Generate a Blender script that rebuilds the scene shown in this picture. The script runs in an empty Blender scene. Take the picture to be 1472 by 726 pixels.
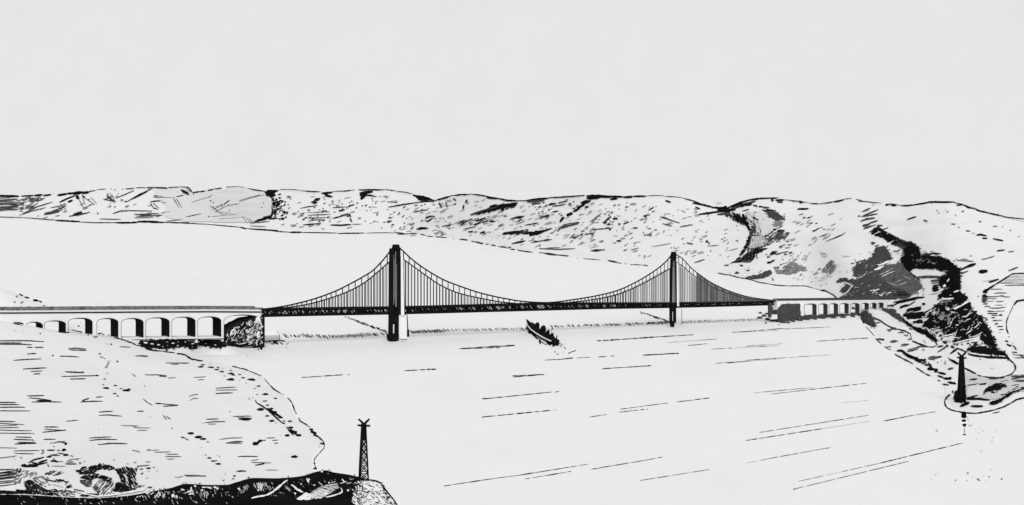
import bpy, math, random
import numpy as np
from mathutils import Vector, noise
from mathutils.bvhtree import BVHTree

random.seed(11)
C = bpy.context.scene
COL = C.collection
# ------------------------------------------------------------------ camera
F, HZ, H = 1400.0, 300.0, 262.0            # focal length in photo pixels, horizon row, eye height in metres
cam_d = bpy.data.cameras.new('camera')
cam = bpy.data.objects.new('camera', cam_d); COL.objects.link(cam)
cam.location = (0, 0, H); cam.rotation_euler = (math.radians(90), 0, 0)
cam_d.sensor_width = 36; cam_d.lens = 36 * F / 1472
cam_d.shift_y = -(363 - HZ) / 1472
cam_d.clip_start = 1; cam_d.clip_end = 120000
C.camera = cam
# ------------------------------------------------------------------ sky, sun, exposure
SUN_EL, SUN_AZ = 44.0, 170.0               # degrees; azimuth clockwise from +Y: behind the viewer, to the right
w = bpy.data.worlds.new('World'); C.world = w; w.use_nodes = True
nt = w.node_tree; nt.nodes.clear()
out = nt.nodes.new('ShaderNodeOutputWorld'); bg = nt.nodes.new('ShaderNodeBackground')
sky = nt.nodes.new('ShaderNodeTexSky'); sky.sky_type = 'NISHITA'; sky.sun_disc = False
sky.sun_elevation = math.radians(SUN_EL); sky.sun_rotation = math.radians(SUN_AZ)
bw = nt.nodes.new('ShaderNodeRGBToBW')
tc = nt.nodes.new('ShaderNodeTexCoord')
nz = nt.nodes.new('ShaderNodeTexNoise'); nz.inputs['Scale'].default_value = 26; nz.inputs['Detail'].default_value = 6
nz.inputs['Roughness'].default_value = 0.65
mr = nt.nodes.new('ShaderNodeMapRange')
mr.inputs['From Min'].default_value = 0.3; mr.inputs['From Max'].default_value = 0.7
mr.inputs['To Min'].default_value = 7.4; mr.inputs['To Max'].default_value = 7.75
mx = nt.nodes.new('ShaderNodeMix'); mx.data_type = 'FLOAT'; mx.inputs[0].default_value = 0.94   # thick even overcast over the clear sky
nt.links.new(sky.outputs[0], bw.inputs[0]); nt.links.new(tc.outputs['Generated'], nz.inputs['Vector'])
nt.links.new(nz.outputs['Fac'], mr.inputs['Value'])
nt.links.new(bw.outputs[0], mx.inputs[2]); nt.links.new(mr.outputs[0], mx.inputs[3])
nt.links.new(mx.outputs[0], bg.inputs['Color']); bg.inputs['Strength'].default_value = 0.09
nt.links.new(bg.outputs[0], out.inputs['Surface'])
sd = bpy.data.lights.new('sun', 'SUN'); sd.energy = 1.35; sd.angle = math.radians(26); sd.color = (1, 0.99, 0.975)
so = bpy.data.objects.new('sun', sd); COL.objects.link(so)
so.rotation_euler = (math.radians(90 - SUN_EL), 0, math.radians(180 - SUN_AZ) + math.pi)
_d = Vector((math.sin(math.radians(SUN_AZ)) * math.cos(math.radians(SUN_EL)), math.cos(math.radians(SUN_AZ)) * math.cos(math.radians(SUN_EL)), math.sin(math.radians(SUN_EL))))
so.rotation_euler = _d.to_track_quat('Z', 'Y').to_euler()
so.location = (0, 0, 2000)
C.view_settings.view_transform = 'Standard'; C.view_settings.look = 'None'
C.view_settings.exposure = 0.25; C.view_settings.gamma = 1; C.view_settings.use_curve_mapping = False
C.cycles.max_bounces = 4

# ------------------------------------------------------------------ materials
def mat(name, v, var=0.0, scale=0.02, rough=0.9, spec=0.1):
    m = bpy.data.materials.new(name); m.use_nodes = True
    n = m.node_tree; b = n.nodes['Principled BSDF']
    b.inputs['Roughness'].default_value = rough
    b.inputs['Specular IOR Level'].default_value = spec
    b.inputs['Base Color'].default_value = (v, v, v, 1)
    if var:
        t = n.nodes.new('ShaderNodeTexCoord'); z = n.nodes.new('ShaderNodeTexNoise')
        z.inputs['Scale'].default_value = scale; z.inputs['Detail'].default_value = 7; z.inputs['Roughness'].default_value = 0.7
        r = n.nodes.new('ShaderNodeValToRGB')
        r.color_ramp.elements[0].position = 0.3; r.color_ramp.elements[1].position = 0.7
        lo, hi = max(0.002, v - var), v + var
        r.color_ramp.elements[0].color = (lo, lo, lo, 1); r.color_ramp.elements[1].color = (hi, hi, hi, 1)
        n.links.new(t.outputs['Object'], z.inputs['Vector']); n.links.new(z.outputs['Fac'], r.inputs[0])
        n.links.new(r.outputs[0], b.inputs['Base Color'])
    return m
M = {
 'land': mat('pale_chalk_ground', 0.70, 0.02, 0.012),
 'water': mat('calm_pale_water', 0.735, 0.016, 0.004, rough=0.75, spec=0.15),
 'k': mat('black_scrub', 0.007, 0.004, 0.06, spec=0.0, rough=1.0),
 'd': mat('dark_grey_scrub', 0.055, 0.015, 0.05, spec=0.0, rough=1.0),
 'm': mat('mid_grey_growth', 0.20, 0.05, 0.05, spec=0.0, rough=1.0),
 'e': mat('grey_brown_scrub', 0.105, 0.035, 0.08, rough=1.0, spec=0.0),
 'parapet': mat('stained_parapet', 0.15, 0.13, 0.16),
 'g': mat('dry_grey_grass', 0.50, 0.06, 0.03),
 'l': mat('light_grey_soil', 0.60, 0.02, 0.02),
 'w': mat('white_bare_chalk', 0.78, 0.02, 0.03),
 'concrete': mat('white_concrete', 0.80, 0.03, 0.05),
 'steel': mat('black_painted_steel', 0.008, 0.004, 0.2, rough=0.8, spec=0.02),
 'steel2': mat('grey_painted_steel', 0.10, 0.03, 0.2, rough=0.7),
 'steel3': mat('light_grey_cable_steel', 0.26, 0.03, 0.2, rough=0.7),
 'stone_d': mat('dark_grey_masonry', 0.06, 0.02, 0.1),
 'rock': mat('near_black_rock', 0.012, 0.008, 0.08, spec=0.0, rough=1.0),
}
INKS = ['k', 'd', 'e', 'm', 'g', 'l', 'w']

# ------------------------------------------------------------------ helpers
def tag(o, label=None, cat=None, group=None, kind=None):
    if label: o['label'] = label
    if cat: o['category'] = cat
    if group: o['group'] = group
    if kind: o['kind'] = kind
    return o

class MB:
    """collects faces of one mesh"""
    def __init__(s): s.v = []; s.f = []; s.m = []
    def add(s, vs, fs, mi=0):
        n = len(s.v); s.v += [tuple(p) for p in vs]; s.f += [tuple(i + n for i in f) for f in fs]; s.m += [mi] * len(fs)
    def box(s, c, a, b, d):               # centre and three half-axis vectors
        c, a, b, d = Vector(c), Vector(a), Vector(b), Vector(d)
        vs = [c + i * a + j * b + k * d for k in (-1, 1) for j in (-1, 1) for i in (-1, 1)]
        s.add(vs, [(0, 2, 3, 1), (4, 5, 7, 6), (0, 1, 5, 4), (2, 6, 7, 3), (0, 4, 6, 2), (1, 3, 7, 5)])
    def hexa(s, lo, hi):                  # two quads, bottom and top rings
        n = len(lo)
        s.add(list(lo) + list(hi), [tuple(range(n - 1, -1, -1)), tuple(range(n, 2 * n))] + [(i, (i + 1) % n, n + (i + 1) % n, n + i) for i in range(n)])
    def tube(s, pts, r, n=6):
        pts = [Vector(p) for p in pts]; vs = []
        rs = r if isinstance(r, (list, tuple)) else [r] * len(pts)
        for i, p in enumerate(pts):
            t = (pts[min(i + 1, len(pts) - 1)] - pts[max(i - 1, 0)]).normalized()
            a = t.cross(Vector((0, 0, 1)))
            if a.length < 1e-3: a = t.cross(Vector((0, 1, 0)))
            a.normalize(); b = t.cross(a)
            vs += [p + rs[i] * (math.cos(2 * math.pi * k / n + .4) * a + math.sin(2 * math.pi * k / n + .4) * b) for k in range(n)]
        fs = [(i * n + k, i * n + (k + 1) % n, (i + 1) * n + (k + 1) % n, (i + 1) * n + k) for i in range(len(pts) - 1) for k in range(n)]
        fs += [tuple(range(n - 1, -1, -1)), tuple(range((len(pts) - 1) * n, len(pts) * n))]
        s.add(vs, fs)
    def build(s, name, mats, parent=None, loc=None, smooth=False):
        root = parent
        org = Vector(loc) if loc is not None else Vector((0, 0, 0))
        while root is not None:
            org = org + Vector(root.location); root = root.parent
        me = bpy.data.meshes.new(name)
        me.from_pydata([tuple(Vector(p) - org) for p in s.v], [], s.f)
        for m in (mats if isinstance(mats, list) else [mats]): me.materials.append(m)
        if isinstance(mats, list): me.polygons.foreach_set('material_index', s.m)
        if smooth: me.polygons.foreach_set('use_smooth', [True] * len(s.f))
        me.update()
        o = bpy.data.objects.new(name, me); COL.objects.link(o)
        if loc is not None: o.location = loc
        if parent is not None: o.parent = parent
        return o

def empty(name, loc):
    o = bpy.data.objects.new(name, None); COL.objects.link(o); o.location = loc; o.empty_display_size = 5
    return o
def at(px, py, Y): return Vector(((px - 736) / F * Y, Y, H + (HZ - py) / F * Y))
def on_water(px, py, z=0.0):
    Y = F * (H - z) / (py - HZ); return at(px, py, Y)
def cr(xs, ys, x):                         # smooth (monotone-ish) interpolation through measured points
    xs = np.asarray(xs, float); ys = np.asarray(ys, float)
    d = np.diff(ys) / np.diff(xs); m = np.zeros_like(ys)
    m[1:-1] = np.where(d[:-1] * d[1:] > 0, 2 * d[:-1] * d[1:] / (d[:-1] + d[1:] + 1e-12 * np.sign(d[:-1] + d[1:] + 1e-30)), 0)
    m[0], m[-1] = d[0], d[-1]
    x = np.clip(np.asarray(x, float), xs[0], xs[-1]); i = np.clip(np.searchsorted(xs, x) - 1, 0, len(xs) - 2)
    h = xs[i + 1] - xs[i]; t = (x - xs[i]) / h
    return ((2*t**3-3*t**2+1)*ys[i] + (t**3-2*t**2+t)*h*m[i] + (-2*t**3+3*t**2)*ys[i+1] + (t**3-t**2)*h*m[i+1])

# ------------------------------------------------------------------ terrain
TV, TF = [], []                            # everything the growth is draped over
def to_bvh(vs, fs):
    n = len(TV); TV.extend([tuple(v) for v in vs]); TF.extend([tuple(i + n for i in f) for f in fs])
def grid_faces(nc, nr): return [(c*nr+r, (c+1)*nr+r, (c+1)*nr+r+1, c*nr+r+1) for c in range(nc-1) for r in range(nr-1)]

SHORE = [(-200,311),(18,313.5),(100,319),(200,320.5),(300,322),(400,330),(480,334),(580,334.5),(620,338),(680,347),(720,354),(760,362),
 (800,367),(850,373),(880,377),(932,383),(985,388),(1040,394.5),(1075,401),(1115,409),(1155,411.5),(1180,417),(1203,428),(1235,448),(1250,466),
 (1265,485),(1290,510),(1330,538),(1356,553),(1360,572),(1375,588),(1400,593),(1440,583),(1467,564),(1520,545),(1680,520)]
CREST = [(-200,284),(18,281.5),(60,281.5),(90,278),(120,276),(150,273),(200,271),(220,270),(250,269.5),(265,270),(276,277),(285,276),(310,271),(330,269),
 (350,270),(370,275),(385,276),(400,273.5),(430,275),(460,277),(480,277),(500,274.5),(520,273),(545,273),(575,276.5),(600,282),(625,289.5),(640,284),
 (660,281),(685,279.5),(705,282),(725,287),(745,289.5),(770,285),(800,283),(830,280.5),(850,279.5),(870,282),(900,282.5),(950,282.5),(985,286),
 (1010,293),(1030,298),(1045,299),(1060,293),(1075,287),(1090,285.5),(1105,285),(1120,287),(1150,291),(1180,293.5),(1200,289),(1218,286.5),
 (1245,290),(1270,293.5),(1295,296),(1320,293),(1340,290),(1360,289.5),(1380,294),(1410,303),(1440,311),(1467,317),(1560,335),(1680,345)]
YC = [(-200,31000),(18,30000),(300,22000),(480,14000),(600,11800),(720,8000),(850,5900),(1000,5000),(1100,4600),(1200,4200),(1300,3700),(1467,3200),(1680,3000)]
KA = [(1200,0,0),(1250,2440,3),(1300,2130,4),(1350,1880,6),(1400,1700,10),(1467,1750,12),(1680,1900,14)]      # foot of the cliff: Y, z
KB = [(1200,0,0),(1250,2780,36),(1300,2570,36),(1350,2250,75),(1400,2050,70),(1467,2150,62),(1680,2300,60)]    # cliff top
cols = np.arange(-200, 1681, 2.5)
NT = 90
vs = []
ys_ = cr(*zip(*SHORE), cols); yc_ = cr(*zip(*CREST), cols); Yc_ = np.interp(cols, *zip(*YC))
def smooth(v, k):
    v = np.asarray(v, float); e = np.pad(v, k, mode='edge'); wn = np.hanning(2*k+1); return np.convolve(e, wn/wn.sum(), mode='valid')
Yc_ = smooth(Yc_, 24); Ysh = F*H/(ys_-HZ); zc_ = H + (HZ-yc_)/F*Yc_; zsm = smooth(zc_, 36)
kA, kB = [], []
for px, Ys, Ycr, zs in zip(cols, Ysh, Yc_, zsm):
    a0, b0 = (Ys + .3*(Ycr-Ys), .2*zs), (Ys + .65*(Ycr-Ys), .62*zs)
    if px > 1200:
        k = min(1, (px - 1200) / 50)
        ax = [p for p in KA if p[1]]; bx = [p for p in KB if p[1]]
        A = (np.interp(px, [p[0] for p in ax], [p[1] for p in ax]), np.interp(px, [p[0] for p in ax], [p[2] for p in ax]))
        B = (np.interp(px, [p[0] for p in bx], [p[1] for p in bx]), np.interp(px, [p[0] for p in bx], [p[2] for p in bx]))
        a0 = (a0[0]*(1-k)+A[0]*k, a0[1]*(1-k)+A[1]*k); b0 = (b0[0]*(1-k)+B[0]*k, b0[1]*(1-k)+B[1]*k)
    kA.append(a0); kB.append(b0)
kA = np.stack([smooth([q[0] for q in kA], 24), smooth([q[1] for q in kA], 24)], 1); kB = np.stack([smooth([q[0] for q in kB], 36), smooth([q[1] for q in kB], 36)], 1)
for px, Ys, zc, zs, Ycr, a0, b0 in zip(cols, Ysh, zc_, zsm, Yc_, kA, kB):
    kx = [Ys, max(a0[0], Ys+20), max(b0[0], Ys+60), Ycr]; kz = [0.3, a0[1], b0[1], zs]
    Yg = Ys + (Ycr - Ys) * np.linspace(0, 1, NT)**1.25
    zg = cr(kx, kz, Yg) + (zc-zs)*np.linspace(0, 1, NT)**4
    vs.append(Vector(((px-736)/F*(Ys-.01*Ys), Ys*.99, -6)))
    for Y, z in zip(Yg, zg):
        t = (Y - Ys) / (Ycr - Ys)
        x = (px-736)/F*Y
        lump = noise.noise(Vector((x, Y, 0)) * (9.0 / (Ycr*0.35))) * zc * .05 * min(1, 4*t) * min(1, 6*(1-t))
        vs.append(Vector((x, Y, max(0.2, z + lump))))
    for kY, kz_ in ((1.012, .985), (1.05, .86), (1.16, .4), (1.3, -.05)):
        vs.append(Vector(((px-736)/F*Ycr*kY, Ycr*kY, zc*kz_)))
nr = 1 + NT + 4
hf = grid_faces(len(cols), nr)
mb = MB(); mb.add(vs, hf); o = mb.build('hills', M['land'], smooth=True); tag(o, 'long range of pale hills along the far side of the river', 'hills', kind='structure')
to_bvh(vs, hf)

# viaduct line (needed for the left bank too)
VL0 = Vector((-470, 1838, 0)); VLu = Vector((-.73, -.683, 0)).normalized()
def vl_t(px):
    k = (px - 736) / F; return (k*VL0.y - VL0.x) / (VLu.x - k*VLu.y)
def vl(px, py, off=0.0):
    p = VL0 + VLu * vl_t(px); n = Vector((-VLu.y, VLu.x, 0))
    q = p + n * 0; Y = q.y; P = Vector((q.x, q.y, H + (HZ - py)/F*Y)); return P + n * off
VLn = Vector((-VLu.y, VLu.x, 0))          # towards the viewer
if VLn.y > 0: VLn = -VLn

# left bank: height field through measured points
pts = []
for px, py in [(215,501),(235,504),(255,507),(278,514.5),(300,518),(340,527),(375,540),(388,549),(402,563),(415,574),(424,592),(432,603),(447,613),(460,630),(467,640),(455,655),(452,664),(456,678),(480,715)]:
    p = on_water(px, py); pts.append((p.x, p.y, 0.0)); q = on_water(px+26, py-4); pts.append((q.x, q.y, -9.0))
for px, py, Y in [(18,600,1000),(18,540,1220),(18,680,760),(-150,560,1150),(-150,700,720),(110,520,1420),(110,600,1040),(110,680,800),(200,540,1390),(200,600,1090),(200,680,850),
                  (280,560,1340),(300,620,1080),(350,600,1180),(350,670,965),(420,650,1040),(250,700,820)]:
    p = at(px, py, Y); pts.append((p.x, p.y, p.z))
for px, py in [(-60,458),(18,464),(60,472),(95,478),(125,480),(165,485)]:
    p = vl(px, py); q = p + VLn*6; pts.append((q.x, q.y, p.z)); q = p - VLn*36; pts.append((q.x, q.y, p.z-4))
    q = p - VLn*150; pts.append((q.x, q.y, -8))
for px, py in [(210,488),(260,487.5),(306,488),(335,498),(372,500)]:
    p = vl(px, py); q = p + VLn*3; pts.append((q.x, q.y, p.z)); q = p - VLn*34; pts.append((q.x, q.y, p.z-2))
    q = p - VLn*90; pts.append((q.x, q.y, -8))
    p2 = vl(px, py+11); q = p2 + VLn*22; pts.append((q.x, q.y, max(.5, H+(HZ-py-12)/F*q.y)))
for px, py in [(240,503),(300,507),(350,512),(380,520)]:
    p = on_water(px, py, 1.2); pts.append((p.x, p.y, 1.2))
for px, py in [(420,505),(470,520),(520,560),(520,620),(400,494),(560,700)]:
    p = on_water(px, py); pts.append((p.x, p.y, -14))
P = np.array(pts); S = 400.0
def tps(r): return np.where(r > 1e-9, r*r*np.log(r + 1e-12), 0)
XY = P[:, :2] / S; n = len(P)
K = tps(np.linalg.norm(XY[:, None]-XY[None], axis=2)) + np.eye(n)*2e-3
A = np.zeros((n+3, n+3)); A[:n,:n] = K; A[:n,n] = 1; A[:n,n+1:] = XY; A[n,:n] = 1; A[n+1:,:n] = XY.T
sol = np.linalg.solve(A, np.concatenate([P[:,2], np.zeros(3)]))
def bank_z(x, y):
    q = np.stack([np.asarray(x), np.asarray(y)], -1) / S
    r = np.linalg.norm(q[..., None, :] - XY, axis=-1)
    return tps(r) @ sol[:n] + sol[n] + q @ sol[n+1:]
gx = np.arange(-1250, -120, 7.0); gy = np.arange(560, 2010, 7.0)
GX, GY = np.meshgrid(gx, gy, indexing='ij'); GZ = bank_z(GX, GY)
GZ = np.minimum(GZ, 105)
vs = [Vector((x, y, z)) for x, y, z in zip(GX.ravel(), GY.ravel(), GZ.ravel())]
ff = [f for f in grid_faces(len(gx), len(gy)) if max(vs[i].z for i in f) > -2.5]
used = sorted({i for f in ff for i in f}); ix = {u: k for k, u in enumerate(used)}
vs = [vs[u] for u in used]; ff = [tuple(ix[i] for i in f) for f in ff]
mb = MB(); mb.add(vs, ff); o = mb.build('ground', M['land'], smooth=True); tag(o, 'pale grassy left bank sloping down to the river', 'river bank', kind='structure')
to_bvh(vs, ff)

# foreground hill
FC = [(-200,722),(18,711),(130,716),(180,713),(200,710),(218,706.5),(245,701.5),(268,695.5),(300,697),(325,697),(340,693),(365,687),(395,687.5),(420,686),(435,684),(445,681),
      (455,678),(468,676),(480,679),(490,680.5),(500,682),(512,684.5),(525,688),(540,690),(548,694),(555,703),(562,712),(567,718),(575,732),(590,770)]
fc = np.arange(-200, 590.1, 2.5); fy = cr(*zip(*FC), fc); vs = []
prof = [(520,-6,None),(490,60,None),(455,.985,0)]
for px, pc in zip(fc, fy):
    Yc = 430.0; zc = at(px, pc, Yc).z
    vs.append(Vector(((px-736)/F*560, 560, -6))); vs.append(Vector(((px-736)/F*490, 490, zc*.55))); vs.append(Vector(((px-736)/F*450, 450, zc-7)))
    for k in range(26):
        t = k/25.0; py = pc + t*(max(775, pc+30)-pc); Y = Yc*(1-.24*t)
        q = at(px, py, Y); q.z += (noise.noise(q*.09)*.8 + noise.noise(q*.3)*.35)*min(1, 5*t); vs.append(q)
fh = grid_faces(len(fc), 29)
mb = MB(); mb.add(vs, fh); o = mb.build('hill', M['k'], smooth=True); tag(o, 'near dark hill crest along the bottom left edge', 'hill', kind='structure')
to_bvh(vs, fh)
# low hill behind the left viaduct
sc_ = np.arange(-200, 92, 3.0); sy = cr([-200,-40,0,18,40,70,92],[405,410,414,420,430.5,441,452], sc_); vs = []
for px, pc in zip(sc_, sy):
    Yc = 2050.0
    zc = at(px, pc, Yc).z
    for kY, f_ in ((-230,0),(-150,.35),(-70,.8),(-25,.96),(0,1),(40,.9),(120,.5),(260,0)):
        Y = Yc+kY; z = zc*f_ - (8 if f_ == 0 else 0)
        vs.append(Vector(((px-736)/F*Y, Y, z)))
sf = grid_faces(len(sc_), 8)
mb = MB(); mb.add(vs, sf); o = mb.build('hill', M['land'], smooth=True); tag(o, 'low pale hill behind the left end of the viaduct', 'hill', kind='structure')
to_bvh(vs, sf)
# water: one sheet out to the far shore, ending under the hills
wv = [(-14000,60),(2600,60),(2600,2300),(1900,3600),(1500,6200),(5200,20000),(12000,48000),(-36000,48000),(-26000,20000)]
mb = MB(); mb.add([(x, y, 0) for x, y in wv], [tuple(range(len(wv)))]); o = mb.build('water', M['water']); tag(o, 'wide calm pale river', 'river', kind='structure')

# rocky mound filling the last arch of the left viaduct: a solid with a rough face
def lump(poly, plane, front, back, rough, name, material, sub=3):
    import bmesh
    bm = bmesh.new()
    lo = [bm.verts.new(plane(x, y, front)) for x, y in poly]; hi = [bm.verts.new(plane(x, y, back)) for x, y in poly]
    n = len(poly); bm.faces.new(lo); bm.faces.new(hi[::-1])
    for i in range(n): bm.faces.new((lo[i], hi[i], hi[(i+1) % n], lo[(i+1) % n]))
    bmesh.ops.recalc_face_normals(bm, faces=bm.faces); bmesh.ops.triangulate(bm, faces=bm.faces)
    for _ in range(sub): bmesh.ops.subdivide_edges(bm, edges=bm.edges, cuts=1, use_grid_fill=True)
    for v in bm.verts:
        q = v.co.copy(); v.co += Vector((noise.noise(q*.11), noise.noise(q*.11+Vector((9,0,0))), noise.noise(q*.11+Vector((0,9,0)))))*rough
    m = MB(); m.add([v.co.copy() for v in bm.verts], [tuple(x.index for x in f.verts) for f in (bm.verts.index_update() or bm.faces)])
    bm.free(); return m
def VLP(px, py, off):                       # point seen at a pixel on the viaduct face, pushed towards (+) or away from (-) the viewer
    return vl(px, py) + VLn*off
mound = lump([(322,473),(330,469.5),(340,464),(350,459),(362,456),(377,455),(378.5,480),(379,499),(365,497),(345,499),(322,498)], VLP, 2.0, -26, 1.6, '', None)
to_bvh(mound.v, mound.f)
o = mound.build('rock_outcrop', M['rock']); o_m = o
tag(o, 'dark speckled rock mass filling the last arch of the left viaduct', 'rock outcrop')

BVH = BVHTree.FromPolygons(TV, TF)
EYE = Vector((0, 0, H))
last = [Vector((0, 2000, 0)), Vector((0, 0, 1))]
def hit(px, py):
    for dy in (0, .6, 1.3, 2.2, 3.5):
        d = Vector(((px-736)/F, 1, (HZ-py-dy)/F)); L = d.length; d.normalize()
        p, nn, _, dist = BVH.ray_cast(EYE, d)
        tw = -H / d.z if d.z < -1e-6 else 1e9
        if p is not None and p.z > -0.3 and dist < tw:
            if nn.dot(d) > 0: nn = -nn
            if dy: d0 = Vector(((px-736)/F, 1, (HZ-py)/F)); p = EYE + d0*p.y
            return p, nn
        if tw < 60000 and (px < 1010 or py > 330) : return EYE + d*tw, Vector((0, 0, 1))
    p, nn = last
    d = Vector(((px-736)/F, 1, (HZ-py)/F)); return EYE + d * (p.y), nn

def ext(x, y):                              # carry on what the edge of the print cuts off
    return (-8 if x < 19.2 else 1482 if 1465.5 < x < 1490 else x), y

class Growth:
    """dark growth, tussocks, ripples, hatched shade and reflections as low ridged strips lying on the ground"""
    def __init__(s): s.mb = MB(); s.layer = 0
    def stroke(s, pts, w, c='k', wob=.22, taper=.55):
        pts = [ext(float(a), float(b)) for a, b in pts] if len(pts) > 1 else [(float(pts[0][0]), float(pts[0][1]))]
        w = w*1.13
        if len(pts) == 1:
            x, y = pts[0]; l = max(w*.5, .5); pts = [(x-l, y+l*.25), (x+l, y-l*.15)]
        # resample
        out_ = []
        for (x0, y0), (x1, y1) in zip(pts, pts[1:]):
            k = max(1, int(math.hypot(x1-x0, y1-y0)/1.7 + .5))
            out_ += [(x0+(x1-x0)*i/k, y0+(y1-y0)*i/k) for i in range(k)]
        out_.append(pts[-1])
        if len(out_) < 3:
            (x0, y0), (x1, y1) = out_[0], out_[-1]; out_ = [(x0, y0), ((x0+x1)/2, (y0+y1)/2), (x1, y1)]
        ph = random.uniform(0, 999); N = len(out_); rows = []
        for i, (x, y) in enumerate(out_):
            x0, y0 = out_[max(0, i-1)]; x1, y1 = out_[min(N-1, i+1)]
            tx, ty = x1-x0, y1-y0; l = math.hypot(tx, ty) or 1; nx, ny = -ty/l, tx/l
            e = min(i, N-1-i) / max(1, (N-1)/2)
            k = (taper + (1-taper)*min(1, e*1.8)) * (1 + .38*noise.noise(Vector((ph, i*.55, 0))))
            hw = max(.28, w*.5*k); j = noise.noise(Vector((ph, i*.4, 7)))*wob*(1+.15*w)
            cx, cy = x+nx*j, y+ny*j; row = []
            for sgn in (-1, 0, 1):
                p, nn = hit(cx+nx*hw*sgn, cy+ny*hw*sgn); last[0], last[1] = p, nn
                dd = p.y
                row.append((p, nn, dd))
            wd = (row[0][0]-row[2][0]).length
            if wd > 40 * hw * row[1][2] / F: # jumped over a ridge
                wd = 2*hw*row[1][2]/F
            off = (.00045 + .00022*s.layer)
            lift = [0, min(wd*.10, .0004*row[1][2]), 0]
            if row[1][1].z > .999 and row[1][0].z < .05: off, lift = .00016*(1+s.layer), [0, 0, 0]
            rows.append([p + nn*(off*dd + lf) for (p, nn, dd), lf in zip(row, lift)])
        # drop segments that straddle a ridge
        n0 = []; mi = INKS.index(c); seg = []
        for i in range(N-1):
            a, b = rows[i], rows[i+1]
            dmin = min(q.y for q in a+b); dmax = max(q.y for q in a+b)
            if dmax > dmin*1.16: continue
            vsx = a + b; s.mb.add(vsx, [(0, 1, 4, 3), (1, 2, 5, 4)], mi)
    def read(s, x0, y0, sc, txt, c='k'):
        for item in txt.replace('\n', ' ').split(';'):
            tk = item.split()
            if not tk: continue
            col, wd, ps = c, 3.0, []
            for t in tk:
                if ',' in t: a, b = t.split(','); ps.append((x0+float(a)/sc, y0+float(b)/sc))
                elif t.isalpha(): col = t
                else: wd = float(t)
            s.stroke(ps, max(.75, wd/sc), col)
    def broken(s, x0, y0, sc, txt, c='m'):     # long faint lines with gaps
        for item in txt.replace('\n', ' ').split(';'):
            tk = item.split()
            if not tk: continue
            col, wd, ps = c, 3.0, []
            for t in tk:
                if ',' in t: a, b = t.split(','); ps.append((x0+float(a)/sc, y0+float(b)/sc))
                elif t.isalpha(): col = t
                else: wd = float(t)
            (xa, ya), (xb, yb) = ps[0], ps[-1]; L = math.hypot(xb-xa, yb-ya); q = 0
            while q < L:
                l = random.uniform(6, 26); e = min(L, q+l)
                cc = col if random.random() < .6 else {'k': 'd', 'd': 'm', 'm': 'g', 'g': 'l', 'l': 'l'}[col]
                s.stroke([(xa+(xb-xa)*q/L, ya+(yb-ya)*q/L), (xa+(xb-xa)*e/L, ya+(yb-ya)*e/L)], max(.8, wd/sc*random.uniform(.75, 1.2)), cc, wob=.12, taper=.5)
                q = e + random.choice([.2, .4, 1.2, 2.5])
    def hatch(s, x0, y0, sc, poly, ang, sp, ln, w, den, c='k', jit=.6):  # parallel strokes: growth, and slope shade drawn as hatching
        pl = [ext(x0+x/sc, y0+y/sc) for x, y in poly]; a = math.radians(ang); ca, sa = math.cos(a), math.sin(a)
        rp = [(x*ca+y*sa, -x*sa+y*ca) for x, y in pl]
        y = min(p[1] for p in rp) + sp*.3
        while y < max(p[1] for p in rp):
            xs = []
            for (xa, ya), (xb, yb) in zip(rp, rp[1:]+rp[:1]):
                if (ya > y) != (yb > y): xs.append(xa+(y-ya)*(xb-xa)/(yb-ya))
            xs.sort()
            for A_, B_ in zip(xs[::2], xs[1::2]):
                q = A_ + random.uniform(-jit, jit)
                while q < B_:
                    l = ln*random.uniform(.6, 1.4); e = min(B_+random.uniform(-jit, jit), q+l)
                    if random.random() < den and e-q > .4:
                        yy = y + random.uniform(-.25, .25)*sp; y2 = yy + random.uniform(-.25, .25)*sp
                        s.stroke([(q*ca-yy*sa, q*sa+yy*ca), (e*ca-y2*sa, e*sa+y2*ca)], w*random.uniform(.8, 1.2), c)
                    q = e + (0.05 if den > .9 else random.uniform(.2, 1.4))
            y += sp
    def solid(s, x0, y0, sc, poly, c='k', ang=-20, sp=1.1, jit=1.7):
        s.hatch(x0, y0, sc, poly, ang, sp, 9, sp*1.75, 1.0, c, jit=jit)
        pl = [(x0+x/sc, y0+y/sc) for x, y in poly]        # ragged fringe of single tufts round the patch
        for (xa, ya), (xb, yb) in zip(pl, pl[1:]+pl[:1]):
            L = math.hypot(xb-xa, yb-ya)
            for _ in range(int(L/1.6)):
                t = random.random(); o = random.gauss(0, 1.5); a = math.radians(ang+random.uniform(-14, 14)); l = random.uniform(.6, 2.4)
                x, y = xa+(xb-xa)*t+o*(yb-ya)/max(L, 1), ya+(yb-ya)*t-o*(xb-xa)/max(L, 1)
                if 20 < x < 1464 and y < 712: s.stroke([(x-l*math.cos(a), y-l*math.sin(a)), (x+l*math.cos(a), y+l*math.sin(a))], random.uniform(.6, 1.3), c)
    def wash(s, x0, y0, sc, poly, c='l'):
        pl = [ext(x0+x/sc, y0+y/sc) for x, y in poly]
        y = min(p[1] for p in pl)+.3
        while y < max(p[1] for p in pl):
            xs = []
            for (xa, ya), (xb, yb) in zip(pl, pl[1:]+pl[:1]):
                if (ya > y) != (yb > y): xs.append(xa+(y-ya)*(xb-xa)/(yb-ya))
            xs.sort()
            for A_, B_ in zip(xs[::2], xs[1::2]):
                if B_-A_ > 1: s.stroke([(A_, y), (B_, y)], 1.35, c, wob=0, taper=1)
            y += 1.1
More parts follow.
